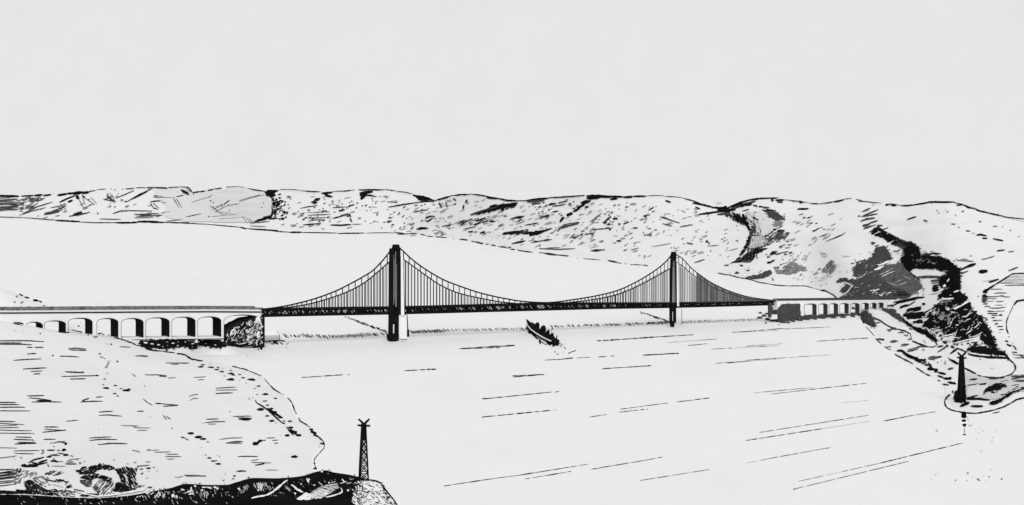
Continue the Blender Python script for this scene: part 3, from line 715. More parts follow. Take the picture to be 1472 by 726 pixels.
g.read(*A2, """0,120 30,124 80,131 6;75,138 130,133 16;80,150 128,142 16;85,128 130,125 9;150,120 210,121 270,125 4;270,128 320,131 370,133 6;372,140 430,135 9;430,132 490,128 545,122 5;565,122 630,121 700,122 6;700,120 760,128 5;760,130 810,135 850,145 5;850,150 900,160 960,178 11;865,160 930,176 13;875,172 905,172 10;960,180 1005,166 1050,153 8;1050,152 1100,146 1150,145 7;1150,143 1200,148 1250,157 6;1235,160 1290,166 11;1290,165 1340,176 1400,180 8;1400,178 1452,178 4;
385,142 400,150 415,158 10;390,150 430,158 8;365,165 345,178 9;350,165 330,182 8;318,186 350,186 8;570,140 640,130 12;572,152 610,140 14;575,170 600,152 12;600,150 640,150 6;620,152 660,157 4;530,180 6;560,190 7;520,188 5;260,218 300,210 350,205 3;325,240 415,235 2.5 d;300,255 420,249 2.5 d;300,270 400,266 2.5 d;310,280 390,277 2.5 d;275,305 320,300 370,298 4;440,237 6;460,230 495,225 5;505,215 7;515,205 545,198 5;430,270 465,262 510,245 5;515,245 525,265 7;520,270 530,290 7;418,305 470,306 525,303 6;530,302 580,300 2 m;430,215 500,210 4 d;405,265 8;415,285 6;395,232 7;600,285 5;685,320 5;720,268 735,266 6;710,288 740,284 5;735,270 730,265 7;
720,212 790,200 870,187 5;870,187 910,182 960,181 5;760,206 800,196 4;850,237 930,224 4 d;915,270 940,258 965,260 6;925,285 950,272 6;912,278 930,288 5;868,326 925,320 8;880,320 915,318 6;850,315 5;855,295 5;1000,312 1050,302 4;1080,300 1130,278 4 d;1100,300 1150,275 5 d;1090,290 1120,278 4;1115,325 1180,313 4 d;1170,305 1205,290 7;1180,285 1230,265 6;1210,292 1240,283 6;1250,288 1280,284 6;1300,288 4;
1150,250 1220,228 1300,207 7 d;1200,240 1300,215 1390,202 9;1240,218 1320,200 1385,196 10;1250,208 1290,200 9;1140,340 1160,338 5;1170,342 1185,340 5;1200,348 1225,338 7;1220,345 1230,350 6;1245,340 1255,345 4;1112,222 1115,200 7;1125,190 1132,172 8;1060,165 1075,178 7;1070,195 9;985,188 1000,215 7;1020,187 1030,212 6;1040,180 ;1320,352 1400,340 9;1330,345 1452,338 6 d;1355,275 1395,262 1430,258 5;1400,270 1420,262 5;1365,402 1430,390 5;1320,325 5;
20,287 70,277 110,262 6;112,262 120,235 112,212 5;95,275 145,268 5;0,296 100,286 2.5 d;0,310 80,314 2 m;170,272 10;185,265 8;130,248 10;60,215 5;70,195 4;780,240 5;845,275 4;640,180 5;655,190 6;630,225 4;480,195 5;585,205 6;555,215 6;210,168 5;200,155 5;1010,270 5 d;1020,285 5 d""")
g.specks(*A2, [(85,140),(165,140),(225,245),(195,280),(110,270),(125,200)], 42, .8, 2.2)
g.specks(*A2, [(110,160),(160,170),(180,240),(120,230)], 26, 1, 2.4)
g.specks(*A2, [(300,150),(560,180),(560,300),(250,310),(230,230)], 24, .7, 1.3)
g.specks(*A2, [(560,160),(1000,200),(1080,330),(640,330)], 40, .7, 1.4)
g.hatch(*A2, [(1150,255),(1290,205),(1395,195),(1380,215),(1250,245)], -17, 1.6, 6, 1.1, .75)
g.hatch(*A2, [(1060,310),(1140,270),(1280,265),(1240,300)], -25, 1.8, 5, .8, .5)
g.hatch(*A2, [(1320,345),(1452,325),(1452,350),(1330,358)], -10, 1.3, 6, 1.2, .7)
g.read(*A3, """0,170 50,178 7;0,208 45,205 14;30,198 90,190 8;0,225 20,220 8;40,180 140,178 4;135,177 190,170 250,165 9;140,185 230,175 9 d;250,163 330,158 440,150 6;450,153 510,155 575,158 14;450,165 520,160 14;420,190 470,178 15;560,155 640,158 9;570,170 610,166 10;640,160 690,158 10;690,155 760,155 8;760,153 850,152 4;850,155 900,158 950,163 4;950,165 1000,178 1045,195 5;1000,190 1050,198 1110,214 8;1100,214 1190,218 9;1180,218 1250,188 1290,176 8;1200,222 1260,200 1330,180 10 d;1290,175 1330,168 1400,166 5;1330,166 1452,164 5;
1035,250 1080,243 1130,237 8;1100,240 1150,233 1200,230 9;1130,250 1200,243 8 d;1130,225 1190,228 10;1010,190 6;1015,210 1040,222 6;1080,205 5;150,208 5;160,195 210,190 7 d;250,200 290,192 7;270,208 340,195 5 d;300,190 345,180 5;430,200 440,190 12;400,215 440,195 10;380,235 415,215 10;345,255 375,242 14;330,262 310,288 11;355,200 370,190 6;440,212 460,208 8;300,325 350,310 410,295 7 d;310,315 400,297 6 d;340,300 410,290 4;50,275 90,262 125,258 5;80,268 115,262 7;125,305 160,300 190,293 4;205,272 230,258 255,250 5 d;210,262 250,262 4 d;
10,352 55,345 112,342 9;40,342 110,336 6;115,350 160,345 190,350 9;150,358 205,345 14;165,345 240,332 9;200,350 250,325 7;230,335 270,322 5;465,290 500,262 530,240 2.5 d;480,285 520,250 2 m;535,295 570,262 5;530,290 555,300 4;585,272 612,272 8;575,245 585,235 6;480,328 560,323 4;565,320 575,332 8;560,300 570,306 5;650,210 668,210 4 d;745,258 765,255 7;755,262 762,270 7;770,228 800,212 5;830,262 860,270 935,295 4;840,260 880,275 4 d;845,297 895,311 4;935,315 970,308 1002,302 4;860,178 888,186 8;960,238 5;640,300 670,288 5;630,320 ;690,320 715,320 6;680,325 ;365,370 385,352 4 d;380,372 395,365 4;415,362 425,350 4;440,355 490,345 4 d;420,340 440,332 4 d;605,388 628,389 8;670,352 690,345 3 d;740,350 750,340 3 d;765,360 790,345 5 d;775,362 790,358 4 d;
60,402 95,393 130,388 5;160,397 210,388 268,380 4;200,428 300,432 390,428 4 d;205,415 6;240,425 310,422 3 d;470,440 500,435 545,435 5;480,442 520,440 3;640,440 660,432 4;680,435 720,425 3 d;690,445 715,438 3 d;752,467 7;790,418 840,410 890,400 2.5 m;1010,502 1040,492 1065,484 4 d;1070,390 1082,392 10;1072,360 6;970,398 990,402 6 d;985,400 1005,405 5 d;1080,415 1140,410 2.5 d;1000,385 5 m;990,440 5 m;850,345 5 m;870,360 4 m;1150,380 1160,378 4;1230,385 5;620,300 10 d;640,318 5 d;660,292 6""")
g.specks(*A3, [(140,180),(420,165),(380,250),(250,260),(120,200)], 34, .7, 1.5)
g.specks(*A3, [(300,260),(600,180),(800,230),(900,330),(700,420),(450,400),(250,370)], 60, .6, 1.2, 'd')
g.specks(*A3, [(650,180),(1000,220),(1200,300),(1200,480),(900,440)], 34, .5, 1.0, 'd')
g.specks(*A3, [(0,240),(250,250),(250,400),(0,390)], 26, .6, 1.3)
g.specks(*A3, [(530,240),(600,260),(580,330),(530,310)], 14, .7, 1.4)
g.hatch(*A3, [(370,370),(490,320),(500,350),(390,385)], -30, 2.2, 4, .8, .5, 'd')
for (x0, y0, x1, y1, n_, an) in ((405, 282, 560, 330, 46, -8), (560, 288, 720, 340, 80, -16), (720, 292, 860, 355, 80, -22), (850, 290, 1050, 375, 60, -14), (30, 284, 230, 314, 30, -18), (1090, 300, 1200, 395, 30, -28)):
    for _ in range(n_):
        x, y = random.uniform(x0, x1), random.uniform(y0, y1); l = random.uniform(1.2, 4.6); q = math.radians(an+random.gauss(0, 8))
        for k in range(random.choice([1, 1, 1, 2])):
            g.stroke([(x+k*.8-l*math.cos(q), y+k*1.7-l*math.sin(q)), (x+k*.8+l*math.cos(q), y+k*1.7+l*math.sin(q))], random.uniform(.35, .6), random.choice('dddke'))
# dark gully in the middle of the far range
Z1 = (1040, 280, 7.26)
g.read(*Z1, """-10,140 40,135 28;0,165 50,160 44;30,180 70,150 34;20,215 80,205 24 d;60,135 120,110 180,88 14;180,88 240,66 290,56 12;90,130 170,118 34;150,112 220,112 36;210,108 300,100 26;70,165 130,155 20;290,58 330,50 370,48 14;370,46 440,40 500,42 10;490,44 560,42 12;500,58 525,70 18;545,60 640,58 16;560,76 620,82 18 d;640,58 700,66 760,72 9;720,72 820,74 12;790,84 840,84 14;830,80 880,88 8;890,92 940,97 1010,100 9;1010,100 1080,90 1150,76 9;1150,78 1210,68 1260,54 14;1260,50 1340,44 8;1380,54 1452,68 9;
230,310 260,330 24;250,340 275,350 30;285,375 335,395 26 d;300,330 340,380 24 d;318,300 345,350 20 d;330,425 285,440 14;300,430 270,470 20;270,470 255,520 22;255,510 235,560 16;240,560 215,600 14;215,600 170,635 12;240,480 280,490 14;
310,245 340,255 20;340,262 370,265 16;290,288 14;290,312 12;320,190 350,186 8 d;330,195 12 m;200,175 270,155 8 d;310,112 360,125 13;370,128 410,128 14;410,135 480,140 14 d;400,165 440,170 14 d;420,175 480,172 20;450,158 540,172 12;430,440 480,420 12;480,415 520,380 10;520,372 550,362 18;550,362 620,330 6;360,470 420,485 8 d;370,455 400,450 6 d;390,380 14 d;350,405 400,400 7 m;390,300 395,330 9 g;470,445 510,440 12 d;
140,326 10 d;155,372 8 d;145,482 155,490 13 d;60,585 155,562 4 m;0,493 15,490 7 d;340,640 355,660 8 d;
770,155 890,150 14;790,150 850,148 12;800,152 850,156 8;790,215 840,200 6 m;830,245 860,243 10;875,248 910,238 10;915,225 928,232 9 d;725,282 790,288 14 g;770,298 790,300 9 g;865,345 900,318 4 m;900,310 935,293 9 d;960,305 985,298 9 d;935,388 1000,352 9;930,382 960,380 12;1045,365 1060,362 13;1000,445 1050,425 1100,405 5 d;1035,470 1070,455 1110,435 5 d;1070,490 1180,450 1240,425 5 d;1110,475 1230,430 5;1268,400 8 d;890,527 930,518 10 g;910,528 6 m;1225,255 9 m;1150,198 6 g""")
g.hatch(*Z1, [(100,200),(235,205),(265,320),(205,320),(100,268)], 84, 2.1, 9, 1.9, .9)
g.hatch(*Z1, [(110,215),(240,220),(265,315),(150,290)], 30, 2.0, 6, 1.2, .8)
g.hatch(*Z1, [(20,150),(110,190),(235,240),(300,330),(345,400),(320,450),(270,540),(200,640),(165,640),(240,500),(275,400),(240,330),(110,270),(20,230)], 60, 1.35, 6, 1.5, .72, 'k')
g.hatch(*Z1, [(235,180),(310,200),(380,300),(400,420),(340,440),(310,330),(250,260)], 55, 1.9, 5, .9, .6, 'd')
g.hatch(*Z1, [(280,420),(440,430),(600,370),(620,450),(480,520),(350,600),(240,640)], -32, 1.7, 6, 1.1, .6, 'd')
g.hatch(*Z1, [(300,440),(430,440),(470,520),(330,610),(230,640)], -55, 2.2, 5, 1.1, .55, 'k')
g.solid(*Z1, [(440,175),(530,185),(570,200),(640,255),(560,265),(480,240)], 'd', 25, 1.3)
g.hatch(*Z1, [(450,175),(530,180),(640,255),(500,250)], 30, 2.0, 5, 1.5, .6)
g.solid(*Z1, [(530,290),(622,288),(598,322),(515,332)], 'm', -10)
g.hatch(*Z1, [(540,270),(625,282),(600,325),(515,335)], -20, 2, 5, 1.2, .5, 'd')
g.hatch(*Z1, [(480,480),(600,380),(690,400),(680,430),(620,470),(520,510)], -35, 1.5, 5, 1.4, .55, 'd')
g.read(*Z1, "560,385 630,375 18;600,400 640,375 20 d;620,455 660,440 18 d;655,430 685,395 10 d;640,470 18 m;480,500 520,490 10 m;580,490 600,490 10 m")
g.wash(*Z1, [(300,440),(420,430),(470,520),(330,560),(270,560)], 'g')
g.hatch(*Z1, [(290,440),(420,430),(475,520),(320,580),(250,590)], -35, 1.7, 5, 1.2, .6, 'd')
g.hatch(*Z1, [(190,650),(320,560),(470,560),(430,580),(345,640),(300,695),(120,712),(75,715)], -28, 1.2, 6, 1.6, .8)
g.hatch(*Z1, [(130,680),(300,640),(300,710),(120,715)], -10, 1.3, 6, 1.5, .7, 'd')
g.read(*Z1, "320,610 400,575 460,565 12;200,650 260,615 320,600 12;310,560 330,600 20;420,510 470,520 24 d;340,540 400,520 10 d;490,630 550,600 20;510,610 555,600 18 d;560,625 600,612 12 d;600,610 680,595 8 d;645,635 660,620 10 d;690,615 720,600 12 d;580,550 620,535 10 d;620,530 650,525 8 d;670,530 712,520 9 d;590,560 620,548 8 m;650,495 690,490 9 m;640,560 700,555 7 m;460,715 500,710 16;500,705 540,685 9;440,625 460,628 8 d;465,655 480,655 10 d;620,678 630,680 9 d;540,620 560,628 14 d")
Z8 = (1040, 360, 7.36)
g.hatch(*Z8, [(220,295),(330,268),(420,240),(490,205),(520,240),(500,262),(430,295),(290,305)], -18, 1.1, 7, 1.5, .9, 'd')
g.hatch(*Z8, [(530,185),(600,170),(640,140),(760,120),(800,160),(880,185),(870,215),(700,262),(560,245)], -28, 1.5, 7, 1.6, .72, 'm')
g.hatch(*Z8, [(530,185),(640,150),(780,150),(870,190),(800,220),(600,240)], -28, 2.0, 6, 1.2, .55, 'd')
g.read(*Z8, """10,162 60,157 11 d;75,140 95,132 10 d;175,160 210,168 14 d;120,245 170,240 12 d;130,235 150,228 8 d;245,218 280,214 12 d;265,185 8 m;70,238 9 g;230,205 7 m;460,130 500,128 540,105 13;500,35 540,20 22 d;540,20 570,15 12 d;560,48 640,22 7 d;640,45 670,40 12 d;690,35 725,20 8 d;630,98 10 d;680,45 ;810,270 830,255 14 d;515,310 535,320 14 d;510,290 530,295 8 m;600,150 620,160 14 d;850,282 860,275 5 m;1005,208 1030,195 13 d;985,230 8 m;940,230 9 m;880,215 10 m;890,70 860,90 4 m;860,120 880,105 3 g;1050,60 1100,55 26 g;1080,40 14 m;1270,65 1330,65 7 g;1385,100 8 g;1440,40 5 g;360,85 11 d;470,75 10 d;1020,20 1080,50 4 m""")
g.specks(*Z8, [(540,30),(900,20),(980,100),(700,130),(640,110)], 18, .5, .9, 'm', -35)
g.specks(*Z8, [(700,280),(1150,270),(1100,400),(900,360)], 22, .4, .7, 'g', -30)
# steep right hand slopes
Z2 = (1200, 290, 7.26); Z3 = (1180, 370, 7.26); Z4 = (1272, 420, 7.26)
g.read(*Z2, """250,0 330,3 400,14 490,20 8;530,32 600,32 650,38 12;530,40 560,35 18;590,45 650,40 14;640,38 700,45 8;690,45 760,45 830,36 12;830,36 920,22 1000,8 12;980,4 1100,8 1250,8 15;1000,14 1020,12 14;1240,12 1330,34 1452,80 12;1270,42 1330,36 12;1370,62 1420,72 9;390,38 410,36 8 m;285,108 330,88 375,70 10 d;310,105 360,88 6 m;245,155 270,152 12 d;280,160 360,125 455,85 10 d;300,158 380,140 450,130 11 d;340,135 430,100 7 d;270,210 340,180 420,176 12;300,195 420,170 10 d;290,252 350,240 380,225 12;370,225 450,200 12 d;295,265 350,245 14 d;300,288 360,265 400,255 14 d;400,252 430,245 8 d;440,255 500,250 14 d;500,295 560,275 7 d;380,330 460,275 12;400,290 470,270 14;360,322 400,300 10 d;
380,432 425,438 16 d;390,440 400,455 12 d;420,470 465,455 9 d;410,385 ;610,522 660,518 690,495 8 d;655,550 670,530 7 m;690,560 740,555 8 m;65,182 9 g;0,380 60,358 110,328 6 d;20,370 60,355 5;760,188 800,175 850,158 10;940,196 970,210 11 d;1065,95 8 m;1090,122 9 m;1175,105 11 m;1155,85 4 m;1330,108 1350,103 11 d;1262,148 9 m;1220,237 1250,238 8 d;1290,272 1305,272 6 m;1370,232 6 g;1370,306 1412,312 10 d;1440,335 8 m;80,575 110,572 7 g;150,572 9 g;200,570 6 g;270,545 280,542 8 g;350,535 390,530 6 g;205,605 225,620 9 g;0,640 8 m;
910,455 6 m;965,465 6 g;930,525 950,520 8 m;1000,525 1030,520 9 m;1410,570 1430,570 9 m;1265,603 1280,602 8 m;1320,605 1390,610 9 m;1350,600 1385,625 11 m;1200,605 7 g""")
g.hatch(*Z2, [(400,300),(455,268),(580,340),(640,370),(720,410),(620,470),(560,430),(500,380),(380,345)], -24, 1.15, 8, 1.7, .86)
g.hatch(*Z2, [(470,280),(600,350),(740,420),(690,470),(600,440)], -30, 2.0, 8, 1.4, .8)
g.hatch(*Z2, [(640,370),(780,425),(830,435),(720,500),(620,465)], -20, 1.7, 8, 1.5, .85, 'd')
g.hatch(*Z2, [(660,400),(830,430),(720,490)], -20, 2.6, 6, 1.3, .8)
g.solid(*Z2, [(700,440),(760,425),(830,440),(830,475),(720,500)], 'k', -15)
g.solid(*Z2, [(720,500),(870,468),(885,530),(900,575),(1060,575),(1130,590),(1200,620),(1250,680),(1310,712),(1240,730),(1090,705),(840,680),(790,720),(740,700),(690,620),(740,570)], 'k', 5)
g.solid(*Z2, [(430,490),(500,470),(540,495),(580,590),(560,615),(440,680),(360,732),(225,730),(235,685),(340,620),(400,590),(415,565)], 'd', -22, 1.1, 3.2)
g.read(*Z2, "900,560 960,545 980,552 16 d;960,555 1040,540 1110,548 12;920,575 1000,560 12;215,680 300,672 9 d;390,580 440,560 8 d;340,625 350,615 8 d;560,590 585,592 12;700,600 760,580 14")
g.solid(*Z3, [(350,172),(395,100),(480,50),(560,15),(640,5),(735,0),(700,40),(580,80),(500,150),(600,145),(640,230),(700,290),(760,330),(800,320),(930,400),(920,428),(210,428),(300,388),(345,310),(300,262),(240,250),(180,252),(200,232),(250,225),(300,245),(400,235),(390,190)], 'd', -22, 1.15, 3.0)
g.solid(*Z3, [(650,100),(760,80),(840,60),(870,130),(1030,270),(1060,320),(930,385),(800,320),(700,285),(620,215)], 'e', -24, 1.1, 2.5)
g.hatch(*Z3, [(640,100),(760,80),(840,60),(870,130),(1000,260),(1060,325),(930,385),(800,320),(700,285),(620,215)], -25, 1.35, 9, 1.15, .7, 'd')
g.hatch(*Z3, [(640,95),(740,80),(800,160),(760,240),(640,220),(620,150)], -25, 1.2, 8, 1.2, .75, 'd')
g.solid(*Z3, [(205,345),(270,290),(320,300),(290,355),(220,378)], 'd', -30)
g.solid(*Z3, [(850,0),(1220,0),(1340,50),(1450,130),(1460,520),(1380,430),(1250,420),(1290,340),(1340,330),(1330,200),(1320,150),(1250,140),(1220,115),(1050,120),(980,105),(910,138),(870,110),(840,40)], 'k', 8)
g.solid(*Z3, [(1245,205),(1330,190),(1340,300),(1280,330),(1235,270)], 'k', -10)
g.read(*Z3, """905,140 960,185 1040,242 14;1010,212 1130,205 1265,208 20 d;1020,205 1240,200 10 m;1150,250 1250,240 18 d;1160,270 1240,262 18 m;1170,300 1240,290 12;1165,330 1230,315 30;1170,350 1240,345 26;1180,370 1240,365 10;760,400 930,395 40;800,370 900,375 40;
920,440 1000,425 1085,420 16;930,450 1000,440 12;740,520 800,480 960,445 12;640,520 720,505 760,500 10 d;560,490 620,480 8 d;670,480 740,470 8 m;830,535 860,510 16;850,515 920,500 18;910,510 960,480 990,462 8;895,560 960,535 18;960,555 1050,535 32;990,530 1050,520 14;860,615 920,610 14;900,640 1000,600 36;980,610 1090,590 32;1060,490 1095,490 20;1010,690 1060,660 26;1130,560 1170,545 20;1170,530 1210,520 12;1200,510 1290,470 1400,475 16 d;1240,440 1380,440 10 d;1270,400 1350,400 14;
0,345 60,355 110,385 150,420 8 d;0,432 9 m;640,545 720,560 30 d;700,555 790,565 34 d;740,590 830,610 30 d;830,650 880,680 24 d;240,408 290,405 8 d;
350,160 385,150 12 d;270,155 280,152 6 m;10,150 80,155 8 g;190,150 215,152 7 g""")
g.solid(*Z3, [(405,580),(480,560),(540,640),(580,720),(530,722),(470,690),(420,650)], 'd', 40)
g.read(*Z3, "540,625 620,665 700,720 13 d;580,690 620,680 8 d;430,640 480,700 8 d;380,600 400,590 20 d;320,525 360,540 20 d")
g.solid(*Z4, [(540,150),(640,110),(720,190),(880,112),(912,200),(1000,270),(1065,370),(1000,440),(860,490),(720,537),(750,440),(640,440),(560,370),(470,410),(400,345),(440,255)], 'k', -28)
g.solid(*Z4, [(540,150),(520,140),(560,130),(660,90),(720,100),(740,150),(640,180)], 'k', -12)
g.solid(*Z4, [(560,40),(620,0),(780,8),(862,60),(850,95),(740,150),(640,110),(700,85),(580,70)], 'k', -25)
g.solid(*Z4, [(990,470),(1060,370),(1110,450),(1150,570),(1060,555)], 'k', 30)
g.hatch(*Z4, [(1040,430),(1120,450),(1190,620),(1120,600)], 10, 2.0, 5, 1.5, .7)
g.solid(*Z4, [(860,602),(950,545),(1030,570),(1110,600),(1250,628),(1265,665),(1100,650),(900,622)], 'k', 8)
g.solid(*Z4, [(170,262),(300,360),(430,400),(552,500),(538,528),(430,455),(300,385),(200,315)], 'k', 35)
g.solid(*Z4, [(0,185),(60,195),(200,285),(170,305),(70,245)], 'd', 30)
g.solid(*Z4, [(180,235),(400,215),(432,240),(380,272),(300,280),(240,262)], 'k', -8)
g.read(*Z4, """160,162 200,150 260,140 16;240,190 300,182 380,168 24;280,185 380,178 30;290,318 370,310 20;340,300 400,320 24;400,128 425,126 18;0,150 80,140 12 d;90,110 200,90 300,65 12;420,215 500,180 540,140 16;
600,520 660,525 15;610,535 650,545 9;640,565 665,565 22;690,570 730,585 18;750,588 800,605 850,632 12;850,632 812,662 10;690,640 720,615 760,592 14;555,632 600,600 645,565 9;550,578 580,570 612,562 13;530,540 560,552 8;430,540 400,500 4 m;590,470 640,450 8 d;560,465 650,462 7;520,440 550,420 600,410 7 m;570,400 520,430 7 d;
870,650 930,665 1000,678 14;1000,675 1100,688 1180,690 14;1180,690 1290,690 15;1100,665 1180,655 8;1280,660 1285,720 10;1250,650 1300,700 12;900,530 960,525 8 d;920,550 980,520 6 d;1130,570 1160,580 9;
0,340 60,368 130,390 10;130,390 200,405 270,440 9;270,440 272,470 285,500 7;285,512 360,545 450,575 13;450,575 500,578 550,560 6;
20,395 60,400 110,372 9 d;60,385 130,392 9 d;140,430 180,420 200,430 9 d;200,450 235,462 240,440 9 d;30,410 60,415 7 m;240,500 280,492 8 d;60,520 100,512 130,516 12 d;170,555 200,548 250,550 11 d;180,560 210,565 7 m;240,608 300,590 340,580 9 d;250,600 330,595 7 m;300,590 400,568 6 d;390,608 415,605 9 d;0,575 40,600 5 m;60,570 20,575 6 m;
130,612 180,620 16;180,630 260,665 16;230,660 310,690 22;290,690 350,700 28;340,715 400,710 20;100,650 160,685 250,722 8 d;450,695 500,690 590,672 12 d;460,705 540,690 8 m;405,712 430,708 20""")
g.hatch(*Z3, [(640,100),(760,80),(840,60),(870,130),(1000,260),(1060,325),(930,385),(800,320),(700,285),(620,215)], -25, 1.7, 9, 1.2, .55, 'd')
g.specks(*Z3, [(330,60),(560,0),(420,100),(390,210),(330,200)], 40, .7, 1.6, 'd')
g.specks(*Z3, [(160,240),(330,240),(420,330),(200,430)], 26, .6, 1.4, 'd')
g.specks(*Z3, [(860,330),(1080,280),(1080,400),(930,420)], 26, .6, 1.3, 'd')
g.specks(*Z3, [(900,0),(1300,20),(1460,120),(1460,220),(1180,130)], 50, .8, 1.8, 'k')
g.specks(*Z4, [(480,110),(900,90),(1160,560),(700,560),(400,380)], 110, .8, 2.0, 'k', -28)
g.specks(*Z4, [(1000,260),(1060,260),(1200,620),(1130,620)], 46, .8, 1.8, 'k', 5)
g.hatch(*Z3, [(350,172),(395,100),(560,15),(735,0),(640,140),(640,230),(760,330),(900,420),(300,420),(345,300),(400,235)], -22, 2.3, 7, .9, .4, 'k')
g.hatch(*Z2, [(430,490),(500,470),(580,590),(440,680),(230,720),(340,620)], -22, 2.0, 7, .9, .45, 'k')
g.layer = 2
g.specks(*Z3, [(400,110),(560,30),(700,20),(620,140),(700,300),(880,400),(320,415),(400,240)], 34, .4, .8, 'l', -22)
g.specks(*Z4, [(560,130),(880,130),(1020,330),(980,440),(720,520),(480,400)], 60, .5, 1.2, 'g', -35)
g.specks(*Z4, [(560,130),(880,130),(1020,330),(980,440),(720,520),(480,400)], 34, .5, 1.1, 'l', -35)
g.specks(*Z2, [(720,520),(880,490),(1060,590),(1250,700),(860,680)], 26, .4, .9, 'm', -25)
g.read(*Z3, "560,140 620,120 660,98 14 w;570,130 600,128 10 w;600,92 660,72 720,50 14 w;660,66 720,45 16 w;620,215 700,180 780,150 6 w;610,190 720,150 5 g;680,160 760,120 5 g;410,220 450,195 480,172 5 w;510,358 560,352 600,350 9 w;530,380 580,365 7 g;610,395 640,412 12 w;640,375 650,410 8 w;690,385 740,372 8 w;660,365 690,395 6 w;200,415 280,370 335,300 8 w;200,330 250,265 300,280 8 w;250,265 320,300 7 w;700,270 800,300 6 l;820,300 900,265 6 l;780,270 850,240 4 l;860,200 960,240 7 g;740,260 780,230 4 k;760,250 800,225 6 k")
g.read(*Z3, "1000,50 1030,25 9 m;1030,45 1060,30 10 m;1060,55 1090,35 9 m;1120,70 1140,30 8 m;1140,60 1180,65 10 m;1170,75 1200,70 8 g;1270,150 1330,150 7 m;1280,185 1320,178 10 m;1280,310 1310,300 26 w;1320,265 1345,230 16 g;1140,385 1220,370 1280,345 12 w;1360,405 5 g;1390,370 1450,355 14 w;1240,450 1300,440 1390,440 12 w;1330,440 1390,435 14 w;1390,545 1450,510 10 l;1310,540 1350,545 24 l;1230,640 1300,610 36 m;1320,600 1350,680 24 m;1170,600 1200,570 9 g;1210,610 1240,560 9 g;1330,680 1360,640 20 m;1280,600 1300,580 12 m")
g.read(*Z4, """730,188 800,150 880,100 15 w;600,65 640,80 720,72 15 w;680,40 700,40 12 g;580,120 700,98 14 m;640,175 680,195 24 l;690,210 740,225 12 l;740,215 770,235 12 m;560,275 640,250 34 m;570,265 620,285 36 m;660,345 690,300 26 m;690,350 705,310 16 g;770,310 830,315 20 m;800,295 840,320 16 m;860,300 900,285 12 g;810,265 850,262 900,222 13 l;510,250 545,210 10 l;545,235 570,200 8 m;490,240 530,195 6 l;590,240 620,215 10 m;930,290 940,240 6 m;970,300 975,250 5 m;930,385 960,365 1000,315 11 l;850,445 880,425 912,400 13 l;850,410 880,380 7 m;740,350 775,350 12 l;880,482 950,465 1020,425 10 g;740,450 765,390 6 g;500,310 540,300 10 m;440,380 480,440 6 w;430,375 540,450 14 l;480,420 560,370 12 m;480,395 540,385 14 g;500,430 580,400 8 l;600,400 640,420 10 k;590,470 700,450 750,425 10 w;700,480 770,485 7 w;640,500 700,500 8 w;720,540 850,510 940,490 10 w;210,290 260,320 10 l;250,320 300,330 18 l;290,350 390,370 20 l;380,360 400,340 12 g;400,310 460,280 16 l;390,260 420,290 10 w;430,240 500,180 7 w;480,215 540,170 7 w;950,575 1020,565 6 g;960,550 1010,570 7 g;1010,570 1060,560 8 w;1030,450 1060,470 14 m;1120,660 1140,675 12 w;1190,672 1210,675 9 w;930,650 1000,662 1090,668 6 w;1010,520 1030,545 7 w""")
g.layer = 1
# shore and spit on the right
Z5 = (1230, 470, 7.26); Z6 = (1330, 490, 5.18)
g.read(*Z5, """105,-5 150,45 200,98 6 d;205,122 235,150 270,178 10 d;220,128 260,132 300,138 16 d;295,203 330,225 370,246 8 d;310,210 370,212 8 m;410,285 445,305 480,322 9 d;500,343 550,362 600,390 9 d;630,430 680,462 720,488 10;730,492 780,515 9 d;860,558 882,572 10;905,600 975,612 11;
430,255 470,250 520,272 18;500,280 560,315 620,340 20;600,320 640,350 24;620,350 690,372 20;690,385 740,370 20 d;700,360 730,350 22;720,400 790,400 20 d;750,440 810,445 26;760,380 800,440 20;800,445 860,450 18;820,470 860,468 18;860,480 945,497 18;855,512 920,535 16;920,540 1000,545 22;980,530 1000,545 22;960,580 1050,598 18;1000,585 1040,590 16;
760,340 830,330 900,316 10 d;765,322 830,310 9 d;780,345 830,335 8 k;360,162 400,158 440,150 12 d;480,192 520,195 560,182 11 d;470,205 520,200 6 m;540,262 600,250 655,228 9 d;540,245 640,228 10 m;640,210 720,205 8 d;855,268 900,240 955,205 9;985,285 1020,262 1062,236 14;980,340 1030,362 1080,392 13;960,322 980,335 7 m;1130,430 1190,462 1260,492 12;1270,518 1350,530 1452,530 10;970,448 1020,435 13;1185,562 1230,555 1275,548 18;1230,550 1270,555 12;1150,628 1200,610 1275,602 10;1290,610 1370,592 18;1310,600 1350,610 14;930,375 940,385 8 m;945,392 7 m;855,377 9 d;895,357 6 m;1035,420 8 g;710,250 8 m;700,215 730,210 10 d;1010,670 1020,690 14;1070,280 1090,290 10;960,720 990,712 14""")
g.wash(*Z6, [(300,232),(370,256),(460,282),(580,275),(705,255),(705,350),(640,400),(560,430),(480,440),(300,425)], 'g')
g.wash(*Z6, [(320,350),(400,340),(470,330),(430,400),(320,415)], 'l')
g.layer = 2
